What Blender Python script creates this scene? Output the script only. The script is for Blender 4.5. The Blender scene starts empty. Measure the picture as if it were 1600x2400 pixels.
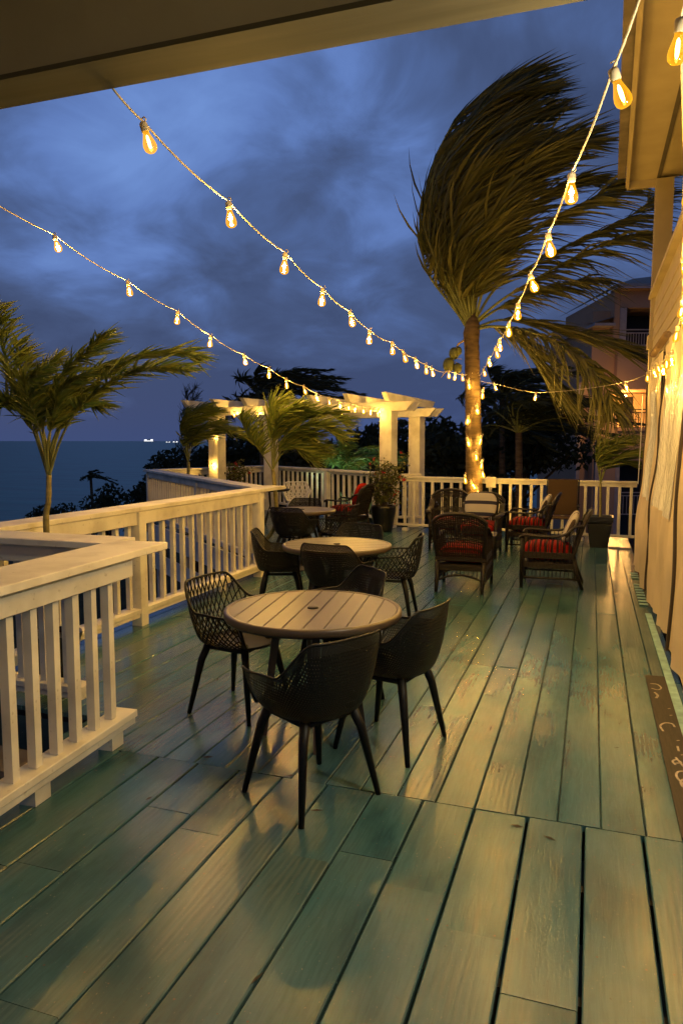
import bpy, math, random
from math import sin, cos, pi, radians, sqrt, atan2
from mathutils import Vector as V
random.seed(7)
scene = bpy.context.scene
COL = scene.collection

# ------------------------------------------------------------------ camera
H = 1.70; F = 1700.0; YAW = radians(18.97); PITCH = radians(5.6)
cam = bpy.data.cameras.new("camera"); cam_o = bpy.data.objects.new("camera", cam); COL.objects.link(cam_o)
cam.sensor_fit = 'VERTICAL'; cam.sensor_height = 24.0; cam.lens = F / 2400 * 24.0
cam.clip_start = 0.05; cam.clip_end = 40000
cam_o.location = (0, 0, H); cam_o.rotation_euler = (pi / 2 - PITCH, 0, YAW)
scene.camera = cam_o
_F = V((-sin(YAW) * cos(PITCH), cos(YAW) * cos(PITCH), -sin(PITCH)))
_R = V((cos(YAW), sin(YAW), 0)); _U = _R.cross(_F); _C = V((0, 0, H))
S = 1600 / 1568
def ray(x, y): return (_F * F + _R * (x * S - 800) + _U * (1200 - y * S))
def at_y(x, y, Y):
    d = ray(x, y); return _C + d * (Y / d.y)
def at_d(x, y, D): return _C + ray(x, y) * (D / F)
def on_plane(A, B, pts):
    n = V((B[1] - A[1], -(B[0] - A[0]), 0)); out = []
    for x, y in pts:
        d = ray(x, y); t = n.dot(V((A[0], A[1], 0)) - V((0, 0, 0))) / n.dot(d); out.append(_C + d * t)
    return out

# ------------------------------------------------------------------ exposure / world
scene.view_settings.view_transform = 'Standard'; scene.view_settings.look = 'None'
scene.view_settings.exposure = 0.22; scene.view_settings.gamma = 1.0
scene.cycles.use_denoising = True; scene.cycles.sample_clamp_direct = 0.0; scene.cycles.sample_clamp_indirect = 3.0
scene.cycles.max_bounces = 8; scene.cycles.transparent_max_bounces = 24
scene.cycles.caustics_reflective = False; scene.cycles.caustics_refractive = False
BULB = 57.0             # watts given off by one bulb

world = bpy.data.worlds.new("World"); scene.world = world; world.use_nodes = True
def build_world():
    nt = world.node_tree; N = nt.nodes; L = nt.links; N.clear()
    def n(t, **k):
        o = N.new(t)
        for a, b in k.items(): setattr(o, a, b)
        return o
    def math_(op, a=None, b=None, c=None, clamp=False):
        o = n('ShaderNodeMath', operation=op); o.use_clamp = clamp
        for i, v in enumerate((a, b, c)):
            if v is None: continue
            if hasattr(v, 'is_output'): L.new(v, o.inputs[i])
            else: o.inputs[i].default_value = v
        return o.outputs[0]
    tc = n('ShaderNodeTexCoord'); sep = n('ShaderNodeSeparateXYZ'); L.new(tc.outputs['Generated'], sep.inputs[0])
    zc = math_('MAXIMUM', sep.outputs[2], 0.0)
    den = math_('ADD', zc, 0.34)
    u = math_('DIVIDE', sep.outputs[0], den); v = math_('DIVIDE', sep.outputs[1], den)
    cmb = n('ShaderNodeCombineXYZ'); L.new(u, cmb.inputs[0]); L.new(v, cmb.inputs[1]); cmb.inputs[2].default_value = 1.3
    no = n('ShaderNodeTexNoise'); no.inputs['Scale'].default_value = 1.35; no.inputs['Detail'].default_value = 5
    no.inputs['Roughness'].default_value = 0.5; no.inputs['Distortion'].default_value = 0.35
    L.new(cmb.outputs[0], no.inputs['Vector'])
    no2 = n('ShaderNodeTexNoise'); no2.inputs['Scale'].default_value = 4.0; no2.inputs['Detail'].default_value = 7; no2.inputs['Roughness'].default_value = 0.58
    no2.inputs['Distortion'].default_value = 0.5
    L.new(cmb.outputs[0], no2.inputs['Vector'])
    # last light still coming through a thinner part of the cloud deck
    def glow(px, py, k, p):
        d = ray(px, py).normalized()
        vm = n('ShaderNodeVectorMath', operation='DOT_PRODUCT'); L.new(tc.outputs['Generated'], vm.inputs[0]); vm.inputs[1].default_value = d
        return math_('MULTIPLY', math_('POWER', math_('MAXIMUM', vm.outputs['Value'], 0.0), p), k)
    g = math_('ADD', glow(420, 340, 0.27, 34), glow(900, 360, 0.16, 60))
    g = math_('ADD', g, glow(60, 380, 0.18, 60))
    f = math_('ADD', math_('MULTIPLY', no.outputs['Fac'], 1.35), math_('MULTIPLY', no2.outputs['Fac'], 0.72))
    f = math_('SUBTRACT', f, 0.78)
    f = math_('ADD', f, g)
    f = math_('ADD', math_('MULTIPLY', math_('SUBTRACT', f, 0.42), 1.35), 0.40)
    f = math_('SUBTRACT', f, math_('MULTIPLY', math_('POWER', math_('SUBTRACT', 1.0, zc, clamp=True), 9.0), 0.2))
    ramp = n('ShaderNodeValToRGB'); e = ramp.color_ramp.elements
    e[0].position = 0.1; e[0].color = (0.038, 0.060, 0.135, 1)
    e[1].position = 0.92; e[1].color = (0.135, 0.240, 0.545, 1)
    for p, c in ((0.28, (0.050, 0.080, 0.180, 1)), (0.46, (0.066, 0.113, 0.268, 1)), (0.66, (0.100, 0.178, 0.430, 1))):
        x = e.new(p); x.color = c
    L.new(f, ramp.inputs[0])
    # paler band near the sea horizon
    hz = math_('POWER', math_('SUBTRACT', 1.0, zc, clamp=True), 14.0)
    mx = n('ShaderNodeMixRGB'); L.new(math_('MULTIPLY', hz, 0.75), mx.inputs[0]); L.new(ramp.outputs[0], mx.inputs[1]); mx.inputs[2].default_value = (0.043, 0.064, 0.165, 1)
    sky = n('ShaderNodeTexSky', sky_type='NISHITA'); sky.sun_disc = False
    sky.sun_elevation = radians(-3.0); sky.sun_rotation = radians(250)
    add = n('ShaderNodeMixRGB', blend_type='ADD'); add.inputs[0].default_value = 0.05
    L.new(mx.outputs[0], add.inputs[1]); L.new(sky.outputs[0], add.inputs[2])
    bg = n('ShaderNodeBackground'); L.new(add.outputs[0], bg.inputs[0]); bg.inputs[1].default_value = 1.0
    out = n('ShaderNodeOutputWorld'); L.new(bg.outputs[0], out.inputs[0])
build_world()

# ------------------------------------------------------------------ material helpers
_M = {}
def nodes_of(name):
    m = bpy.data.materials.new(name); m.use_nodes = True
    nt = m.node_tree; b = nt.nodes['Principled BSDF']; return m, nt, b
def mat(name, col, rough=0.6, spec=0.4, metal=0.0, var=0.12, scale=6.0, bump=0.0, bscale=40.0, stretch=(1, 1, 1), coat=0.0, sheen=0.0, trans=0.0):
    """plain surface with a little noise in its colour, roughness and relief"""
    if name in _M: return _M[name]
    m, nt, b = nodes_of(name); N = nt.nodes; L = nt.links
    tc = N.new('ShaderNodeTexCoord'); mp = N.new('ShaderNodeMapping'); mp.inputs['Scale'].default_value = stretch
    L.new(tc.outputs['Object'], mp.inputs[0])
    no = N.new('ShaderNodeTexNoise'); no.inputs['Scale'].default_value = scale; no.inputs['Detail'].default_value = 5
    L.new(mp.outputs[0], no.inputs['Vector'])
    r = N.new('ShaderNodeValToRGB'); r.color_ramp.elements[0].position = 0.3; r.color_ramp.elements[1].position = 0.7
    r.color_ramp.elements[0].color = (*[c * (1 - var) for c in col], 1); r.color_ramp.elements[1].color = (*[min(1, c * (1 + var)) for c in col], 1)
    L.new(no.outputs['Fac'], r.inputs[0]); L.new(r.outputs[0], b.inputs['Base Color'])
    b.inputs['Roughness'].default_value = rough; b.inputs['Specular IOR Level'].default_value = spec; b.inputs['Metallic'].default_value = metal
    b.inputs['Coat Weight'].default_value = coat
    if bump:
        n2 = N.new('ShaderNodeTexNoise'); n2.inputs['Scale'].default_value = bscale; n2.inputs['Detail'].default_value = 4
        L.new(mp.outputs[0], n2.inputs['Vector'])
        bp = N.new('ShaderNodeBump'); bp.inputs['Strength'].default_value = bump; bp.inputs['Distance'].default_value = 0.01
        L.new(n2.outputs['Fac'], bp.inputs['Height']); L.new(bp.outputs[0], b.inputs['Normal'])
    _M[name] = m; return m
def emit(name, col, strength):
    if name in _M: return _M[name]
    m = bpy.data.materials.new(name); m.use_nodes = True; nt = m.node_tree; nt.nodes.clear()
    e = nt.nodes.new('ShaderNodeEmission'); e.inputs[0].default_value = (*col, 1); e.inputs[1].default_value = strength
    o = nt.nodes.new('ShaderNodeOutputMaterial'); nt.links.new(e.outputs[0], o.inputs[0]); _M[name] = m; return m

def paint_mat():
    """white exterior paint on timber: long brush grain, scuffs, faint dirt"""
    m, nt, b = nodes_of('white_paint'); N = nt.nodes; L = nt.links
    tc = N.new('ShaderNodeTexCoord')
    n1 = N.new('ShaderNodeTexNoise'); n1.inputs['Scale'].default_value = 3.5; n1.inputs['Detail'].default_value = 6
    n2 = N.new('ShaderNodeTexNoise'); n2.inputs['Scale'].default_value = 30; n2.inputs['Detail'].default_value = 5
    for n in (n1, n2): L.new(tc.outputs['Object'], n.inputs['Vector'])
    r = N.new('ShaderNodeValToRGB'); e = r.color_ramp.elements
    e[0].position = 0.25; e[0].color = (0.52, 0.47, 0.36, 1); e[1].position = 0.55; e[1].color = (0.76, 0.71, 0.575, 1)
    L.new(n1.outputs['Fac'], r.inputs[0])
    r2 = N.new('ShaderNodeValToRGB'); e = r2.color_ramp.elements
    e[0].position = 0.25; e[0].color = (0.46, 0.40, 0.31, 1); e[1].position = 0.35; e[1].color = (1, 1, 1, 1)
    L.new(n2.outputs['Fac'], r2.inputs[0])
    mx = N.new('ShaderNodeMixRGB'); mx.blend_type = 'MULTIPLY'; mx.inputs[0].default_value = 0.6
    L.new(r.outputs[0], mx.inputs[1]); L.new(r2.outputs[0], mx.inputs[2]); L.new(mx.outputs[0], b.inputs['Base Color'])
    b.inputs['Roughness'].default_value = 0.55; b.inputs['Specular IOR Level'].default_value = 0.25
    bp = N.new('ShaderNodeBump'); bp.inputs['Strength'].default_value = 0.12; bp.inputs['Distance'].default_value = 0.004
    L.new(n2.outputs['Fac'], bp.inputs['Height']); L.new(bp.outputs[0], b.inputs['Normal'])
    return m
WHITE = paint_mat()

def deck_mat():
    """old green deck paint: per-board tint, blotchy worn areas, raised grain, glossy patches"""
    m, nt, b = nodes_of('deck_paint'); N = nt.nodes; L = nt.links
    tc = N.new('ShaderNodeTexCoord'); geo = N.new('ShaderNodeNewGeometry')
    rnd = geo.outputs['Random Per Island']
    def mapping(sc, k):
        off = N.new('ShaderNodeMath'); off.operation = 'MULTIPLY'; L.new(rnd, off.inputs[0]); off.inputs[1].default_value = k
        cb = N.new('ShaderNodeCombineXYZ'); L.new(off.outputs[0], cb.inputs[0]); L.new(off.outputs[0], cb.inputs[1]); L.new(off.outputs[0], cb.inputs[2])
        mp = N.new('ShaderNodeMapping'); mp.inputs['Scale'].default_value = sc
        L.new(tc.outputs['Object'], mp.inputs['Vector']); L.new(cb.outputs[0], mp.inputs['Location']); return mp.outputs[0]
    def noise(vec, s, det=5, dist=0.0, rough=0.55):
        n = N.new('ShaderNodeTexNoise'); n.inputs['Scale'].default_value = s; n.inputs['Detail'].default_value = det
        n.inputs['Distortion'].default_value = dist; n.inputs['Roughness'].default_value = rough; L.new(vec, n.inputs['Vector']); return n.outputs['Fac']
    def ramp(f, stops):
        r = N.new('ShaderNodeValToRGB'); e = r.color_ramp.elements
        e[0].position, e[0].color = stops[0][0], (*stops[0][1], 1); e[1].position, e[1].color = stops[-1][0], (*stops[-1][1], 1)
        for p, c in stops[1:-1]: e.new(p).color = (*c, 1)
        L.new(f, r.inputs[0]); return r.outputs[0]
    def mix(fac, a, c, mode='MIX'):
        x = N.new('ShaderNodeMixRGB'); x.blend_type = mode
        for i, q in enumerate((fac, a, c)):
            if hasattr(q, 'is_output'): L.new(q, x.inputs[i])
            else: x.inputs[i].default_value = q if i == 0 else (*q, 1)
        return x.outputs[0]
    def mth(op, a, c):
        x = N.new('ShaderNodeMath'); x.operation = op
        for i, q in enumerate((a, c)):
            if hasattr(q, 'is_output'): L.new(q, x.inputs[i])
            else: x.inputs[i].default_value = q
        return x.outputs[0]
    big = noise(mapping((1.6, 0.7, 1), 37.0), 1.7, 5, 0.3, 0.5)
    med = noise(mapping((2.2, 0.8, 1), 71.0), 1.6, 4, 0.25, 0.5)
    grain = noise(mapping((34, 2.6, 1), 53.0), 1.3, 7, 1.6, 0.62)
    rings = N.new('ShaderNodeTexWave'); rings.wave_type = 'BANDS'; rings.bands_direction = 'X'
    rings.inputs['Scale'].default_value = 11; rings.inputs['Distortion'].default_value = 9; rings.inputs['Detail'].default_value = 3; rings.inputs['Detail Scale'].default_value = 0.6
    L.new(mapping((1.0, 0.16, 1), 19.0), rings.inputs['Vector'])
    tint = ramp(rnd, ((0.0, (0.046, 0.112, 0.125)), (0.3, (0.029, 0.102, 0.118)), (0.55, (0.056, 0.116, 0.120)), (0.8, (0.035, 0.098, 0.110)), (1.0, (0.063, 0.120, 0.122))))
    blot = ramp(big, ((0.36, (0.010, 0.046, 0.060)), (0.48, (0.035, 0.102, 0.115)), (0.66, (0.077, 0.142, 0.142))))
    c = mix(0.62, tint, blot)
    worn = ramp(med, ((0.50, (0, 0, 0)), (0.72, (1, 1, 1))))
    wood = ramp(rings.outputs['Fac'], ((0.2, (0.050, 0.062, 0.050)), (0.8, (0.115, 0.125, 0.090))))
    c = mix(mth('MULTIPLY', worn, 0.42), c, wood)
    gl = ramp(grain, ((0.40, (0.62, 0.62, 0.62)), (0.58, (1.06, 1.06, 1.06))))
    c = mix(0.38, c, gl, 'MULTIPLY')
    spk = noise(mapping((1, 0.5, 1), 11.0), 110, 2, 0, 0.5)
    c = mix(mth('MULTIPLY', ramp(spk, ((0.70, (0, 0, 0)), (0.76, (1, 1, 1)))), 0.35), c, (0.26, 0.27, 0.2))
    dk = noise(mapping((1, 1, 1), 5.0), 75, 2, 0.5, 0.5)
    c = mix(mth('MULTIPLY', ramp(dk, ((0.72, (0, 0, 0)), (0.78, (1, 1, 1)))), 0.6), c, (0.03, 0.03, 0.02))
    L.new(c, b.inputs['Base Color'])
    rg = ramp(med, ((0.35, (0.19, 0.19, 0.19)), (0.65, (0.265, 0.265, 0.265))))
    L.new(rg, b.inputs['Roughness']); b.inputs['Specular IOR Level'].default_value = 0.34; b.inputs['Coat Roughness'].default_value = 0.24; L.new(ramp(med, ((0.40, (0.0, 0.0, 0.0)), (0.64, (0.5, 0.5, 0.5)))), b.inputs['Coat Weight'])
    h = mth('ADD', mth('MULTIPLY', grain, 0.5), mth('MULTIPLY', mth('MULTIPLY', rings.outputs['Fac'], worn), 0.35))
    h = mth('ADD', h, mth('MULTIPLY', med, 0.3))
    bp = N.new('ShaderNodeBump'); bp.inputs['Strength'].default_value = 0.45; bp.inputs['Distance'].default_value = 0.006
    L.new(h, bp.inputs['Height']); L.new(bp.outputs[0], b.inputs['Normal'])
    return m

def leaf_mat(name, a, bcol, rough=0.55, island=True, transl=0.25):
    if name in _M: return _M[name]
    m, nt, b = nodes_of(name); N = nt.nodes; L = nt.links
    geo = N.new('ShaderNodeNewGeometry'); r = N.new('ShaderNodeValToRGB')
    r.color_ramp.elements[0].color = (*a, 1); r.color_ramp.elements[1].color = (*bcol, 1)
    L.new(geo.outputs['Random Per Island'], r.inputs[0])
    L.new(r.outputs[0], b.inputs['Base Color']); b.inputs['Roughness'].default_value = rough; b.inputs['Specular IOR Level'].default_value = 0.3
    tr = N.new('ShaderNodeBsdfTranslucent'); L.new(r.outputs[0], tr.inputs[0])
    mx = N.new('ShaderNodeMixShader'); mx.inputs[0].default_value = transl
    out = N['Material Output']; L.new(b.outputs[0], mx.inputs[1]); L.new(tr.outputs[0], mx.inputs[2]); L.new(mx.outputs[0], out.inputs[0])
    _M[name] = m; return m

def shell_mat(name, col, holes=True):
    """moulded plastic chair shell with small through holes (UV in metres)"""
    if name in _M: return _M[name]
    m, nt, b = nodes_of(name); N = nt.nodes; L = nt.links
    b.inputs['Base Color'].default_value = (*col, 1); b.inputs['Roughness'].default_value = 0.48; b.inputs['Specular IOR Level'].default_value = 0.22
    uv = N.new('ShaderNodeUVMap'); sx = N.new('ShaderNodeSeparateXYZ'); L.new(uv.outputs[0], sx.inputs[0])
    def mth(op, a, c=None):
        x = N.new('ShaderNodeMath'); x.operation = op
        for i, q in enumerate((a, c)):
            if q is None: continue
            if hasattr(q, 'is_output'): L.new(q, x.inputs[i])
            else: x.inputs[i].default_value = q
        return x.outputs[0]
    PX, PY = 0.0115, 0.0125
    row = mth('FLOOR', mth('DIVIDE', sx.outputs[1], PY))
    odd = mth('MULTIPLY', mth('MODULO', row, 2.0), 0.5)
    fx = mth('SUBTRACT', mth('FRACT', mth('ADD', mth('DIVIDE', sx.outputs[0], PX), odd)), 0.5)
    fy = mth('SUBTRACT', mth('FRACT', mth('DIVIDE', sx.outputs[1], PY)), 0.5)
    d = mth('SQRT', mth('ADD', mth('MULTIPLY', fx, fx), mth('MULTIPLY', fy, fy)))
    inside = mth('LESS_THAN', d, 0.19)
    lo = mth('GREATER_THAN', sx.outputs[1], 0.02)      # v measured from the seat edge up
    ed = mth('GREATER_THAN', sx.outputs[2], 0.5)
    hole = mth('MULTIPLY', inside, lo)
    tr = N.new('ShaderNodeBsdfTransparent'); mx = N.new('ShaderNodeMixShader'); L.new(hole, mx.inputs[0])
    out = N['Material Output']; L.new(b.outputs[0], mx.inputs[1]); L.new(tr.outputs[0], mx.inputs[2])
    if holes: L.new(mx.outputs[0], out.inputs[0])
    bp = N.new('ShaderNodeBump'); bp.inputs['Strength'].default_value = 0.5; bp.inputs['Distance'].default_value = 0.003
    L.new(d, bp.inputs['Height']); L.new(bp.outputs[0], b.inputs['Normal'])
    _M[name] = m; return m

def stripe_mat(name, c1, c2, n, axis=0, duty=0.5, rough=0.9, extra=None):
    if name in _M: return _M[name]
    m, nt, b = nodes_of(name); N = nt.nodes; L = nt.links
    tc = N.new('ShaderNodeTexCoord'); sx = N.new('ShaderNodeSeparateXYZ'); L.new(tc.outputs['Object'], sx.inputs[0])
    a = N.new('ShaderNodeMath'); a.operation = 'MULTIPLY'; L.new(sx.outputs[axis], a.inputs[0]); a.inputs[1].default_value = n
    f = N.new('ShaderNodeMath'); f.operation = 'FRACT'; L.new(a.outputs[0], f.inputs[0])
    g = N.new('ShaderNodeMath'); g.operation = 'LESS_THAN'; L.new(f.outputs[0], g.inputs[0]); g.inputs[1].default_value = duty
    mx = N.new('ShaderNodeMixRGB'); L.new(g.outputs[0], mx.inputs[0]); mx.inputs[1].default_value = (*c1, 1); mx.inputs[2].default_value = (*c2, 1)
    L.new(mx.outputs[0], b.inputs['Base Color']); b.inputs['Roughness'].default_value = rough; b.inputs['Specular IOR Level'].default_value = 0.15
    no = N.new('ShaderNodeTexNoise'); no.inputs['Scale'].default_value = 350; L.new(tc.outputs['Object'], no.inputs['Vector'])
    bp = N.new('ShaderNodeBump'); bp.inputs['Strength'].default_value = 0.3; bp.inputs['Distance'].default_value = 0.003; L.new(no.outputs['Fac'], bp.inputs['Height']); L.new(bp.outputs[0], b.inputs['Normal'])
    _M[name] = m; return m

def bulb_glass():
    m = bpy.data.materials.new('amber_bulb_glass'); m.use_nodes = True; nt = m.node_tree; N = nt.nodes; L = nt.links; N.clear()
    tr = N.new('ShaderNodeBsdfTransparent'); tr.inputs[0].default_value = (1, 0.86, 0.55, 1)
    em = N.new('ShaderNodeEmission'); em.inputs[0].default_value = (1, 0.43, 0.014, 1); em.inputs[1].default_value = 1.35
    gl = N.new('ShaderNodeBsdfGlossy'); gl.inputs['Roughness'].default_value = 0.08; gl.inputs[0].default_value = (1, 0.9, 0.7, 1)
    lw = N.new('ShaderNodeLayerWeight'); lw.inputs[0].default_value = 0.35
    mr = N.new('ShaderNodeMapRange'); L.new(lw.outputs['Facing'], mr.inputs[0]); mr.inputs[3].default_value = .3; mr.inputs[4].default_value = .95
    m1 = N.new('ShaderNodeMixShader'); L.new(mr.outputs[0], m1.inputs[0]); L.new(tr.outputs[0], m1.inputs[1]); L.new(em.outputs[0], m1.inputs[2])
    m2 = N.new('ShaderNodeMixShader'); m2.inputs[0].default_value = 0.06; L.new(m1.outputs[0], m2.inputs[1]); L.new(gl.outputs[0], m2.inputs[2])
    o = N.new('ShaderNodeOutputMaterial'); L.new(m2.outputs[0], o.inputs[0]); return m
def clear_vinyl():
    m, nt, b = nodes_of('clear_vinyl'); N = nt.nodes; L = nt.links
    b.inputs['Base Color'].default_value = (0.95, 0.95, 0.90, 1); b.inputs['Roughness'].default_value = 0.14; b.inputs['Specular IOR Level'].default_value = 0.8
    tc = N.new('ShaderNodeTexCoord'); no = N.new('ShaderNodeTexNoise'); no.inputs['Scale'].default_value = 7; no.inputs['Detail'].default_value = 3; no.inputs['Distortion'].default_value = 1.5
    L.new(tc.outputs['Object'], no.inputs['Vector'])
    bp = N.new('ShaderNodeBump'); bp.inputs['Strength'].default_value = 0.6; bp.inputs['Distance'].default_value = 0.03; L.new(no.outputs['Fac'], bp.inputs['Height']); L.new(bp.outputs[0], b.inputs['Normal'])
    tr = N.new('ShaderNodeBsdfTransparent'); tr.inputs[0].default_value = (0.95, 0.93, 0.88, 1)
    mx = N.new('ShaderNodeMixShader'); mx.inputs[0].default_value = 0.05
    L.new(b.outputs[0], mx.inputs[1]); L.new(tr.outputs[0], mx.inputs[2]); L.new(mx.outputs[0], N['Material Output'].inputs[0])
    return m
GLASS = bulb_glass(); VINYL = clear_vinyl()
FIL = emit('lamp_filament', (1.0, 0.63, 0.155), 60)
FIL_SOFT = emit('dim_lamp_filament', (1.0, 0.60, 0.14), 30)
for _m in (FIL, FIL_SOFT, GLASS): _m.cycles.emission_sampling = 'NONE'     # the lamp inside each bulb is sampled instead
LAMPS = []
for _n, _k in (('bulb_light', 1.0), ('dim_bulb_light', .40)):
    _l = bpy.data.lights.new(_n, 'POINT'); _l.energy = BULB * _k; _l.color = (1.0, 0.635, 0.165); _l.shadow_soft_size = .014; LAMPS.append(_l)
BLACK = mat('black_plastic', (0.005, 0.005, 0.005), 0.46, 0.22, var=0.2, scale=20)
WICKER = mat('dark_wicker', (0.007, 0.004, 0.0025), 0.45, 0.35, var=0.35, scale=60, bump=0.5, bscale=160)
TRUNK = mat('palm_bark', (0.10, 0.066, 0.034), 0.85, 0.2, var=0.45, scale=5, bump=0.9, bscale=22, stretch=(1, 1, 4))
STEM = mat('palm_stem', (0.16, 0.17, 0.05), 0.55, 0.3, var=0.3, scale=8)
BARK = mat('tree_bark', (0.06, 0.045, 0.03), 0.9, 0.2, var=0.3)
CORD = mat('cream_cable', (0.62, 0.52, 0.33), 0.6, 0.3)

# ------------------------------------------------------------------ mesh helpers
class MB:
    def __init__(s): s.v = []; s.f = []; s.uv = None
    def add(s, vs, fs):
        o = len(s.v); s.v += [tuple(p) for p in vs]; s.f += [tuple(i + o for i in f) for f in fs]; return o
    def obox(s, c, ax, ay, az):
        c = V(c); ax = V(ax); ay = V(ay); az = V(az); vs = []
        for k in (-1, 1):
            for i, j in ((-1, -1), (1, -1), (1, 1), (-1, 1)): vs.append(c + ax * i + ay * j + az * k)
        s.add(vs, [(3, 2, 1, 0), (4, 5, 6, 7), (0, 1, 5, 4), (1, 2, 6, 5), (2, 3, 7, 6), (3, 0, 4, 7)])
    def box(s, x0, x1, y0, y1, z0, z1):
        s.obox(((x0 + x1) / 2, (y0 + y1) / 2, (z0 + z1) / 2), ((x1 - x0) / 2, 0, 0), (0, (y1 - y0) / 2, 0), (0, 0, (z1 - z0) / 2))
    def bbox(s, c, ax, ay, az, b=0.004):
        """box with chamfered long edges (long axis = ax)"""
        c = V(c); ax = V(ax); ay = V(ay); az = V(az)
        la, lz = ay.length, az.length; ua, uz = ay / la, az / lz
        prof = [(-la + b, -lz), (la - b, -lz), (la, -lz + b), (la, lz - b), (la - b, lz), (-la + b, lz), (-la, lz - b), (-la, -lz + b)]
        vs = [c - ax + ua * p + uz * q for p, q in prof] + [c + ax + ua * p + uz * q for p, q in prof]
        fs = [(i, (i + 1) % 8, 8 + (i + 1) % 8, 8 + i) for i in range(8)] + [tuple(range(7, -1, -1)), tuple(range(8, 16))]
        s.add(vs, fs)
    def tube(s, pts, r, n=8, cap=True):
        pts = [V(p) for p in pts]; m = len(pts)
        rs = r if isinstance(r, (list, tuple)) else [r] * m
        up = V((0.13, 0.29, 1)); vs = []; pn = None
        for i, p in enumerate(pts):
            t = (pts[min(i + 1, m - 1)] - pts[max(i - 1, 0)])
            if t.length < 1e-9: t = V((0, 0, 1))
            t.normalize()
            if pn is None:
                a = t.cross(up)
                if a.length < 1e-3: a = t.cross(V((1, 0, 0)))
            else: a = pn - t * pn.dot(t)
            a.normalize(); b = t.cross(a); pn = a
            for k in range(n): vs.append(p + (a * cos(2 * pi * k / n) + b * sin(2 * pi * k / n)) * rs[i])
        fs = [(i * n + k, i * n + (k + 1) % n, (i + 1) * n + (k + 1) % n, (i + 1) * n + k) for i in range(m - 1) for k in range(n)]
        if cap: fs += [tuple(range(n - 1, -1, -1)), tuple(range((m - 1) * n, m * n))]
        s.add(vs, fs)
    def lathe(s, prof, c=(0, 0, 0), n=20, axis=None):
        c = V(c); vs = []
        for r, z in prof:
            for k in range(n): vs.append(c + V((r * cos(2 * pi * k / n), r * sin(2 * pi * k / n), z)))
        m = len(prof)
        fs = [(i * n + k, i * n + (k + 1) % n, (i + 1) * n + (k + 1) % n, (i + 1) * n + k) for i in range(m - 1) for k in range(n)]
        s.add(vs, fs)
    def prism(s, poly, z0, z1):
        n = len(poly)
        vs = [(x, y, z0) for x, y in poly] + [(x, y, z1) for x, y in poly]
        s.add(vs, [tuple(range(n - 1, -1, -1)), tuple(range(n, 2 * n))] + [(i, (i + 1) % n, n + (i + 1) % n, n + i) for i in range(n)])
    def mesh(s, name, m=None, smooth=False):
        me = bpy.data.meshes.new(name); me.from_pydata(s.v, [], s.f); me.update()
        if s.uv:
            ul = me.uv_layers.new(name='UVMap')
            for lp in me.loops: ul.data[lp.index].uv = s.uv[lp.vertex_index]
        if smooth:
            me.polygons.foreach_set('use_smooth', [True] * len(me.polygons))
        if m: me.materials.append(m)
        return me
    def build(s, name, m=None, parent=None, smooth=False, loc=None):
        o = bpy.data.objects.new(name, s.mesh(name, m, smooth)); COL.objects.link(o)
        if parent: o.parent = parent
        if loc: o.location = loc
        return o
def tag(o, label=None, cat=None, group=None, kind=None):
    if label: o['label'] = label
    if cat: o['category'] = cat
    if group: o['group'] = group
    if kind: o['kind'] = kind
    return o
def thing(name, label, cat, loc=(0, 0, 0), rz=0.0, group=None):
    o = bpy.data.objects.new(name, None); COL.objects.link(o); o.empty_display_size = 0.1
    o.location = loc; o.rotation_euler = (0, 0, rz); return tag(o, label, cat, group)
def inst(me, name, parent=None, loc=(0, 0, 0), rot=(0, 0, 0)):
    o = bpy.data.objects.new(name, me); COL.objects.link(o); o.parent = parent; o.location = loc; o.rotation_euler = rot; return o
def cat_rom(pts, n):
    pts = [V(p) for p in pts]; P = [pts[0] * 2 - pts[1]] + pts + [pts[-1] * 2 - pts[-2]]; out = []
    segs = len(pts) - 1
    for i in range(n + 1):
        u = i / n * segs; k = min(int(u), segs - 1); t = u - k; a, b, c, d = P[k:k + 4]
        out.append(0.5 * (2 * b + (c - a) * t + (2 * a - 5 * b + 4 * c - d) * t * t + (3 * b - a - 3 * c + d) * t ** 3))
    return out

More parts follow.
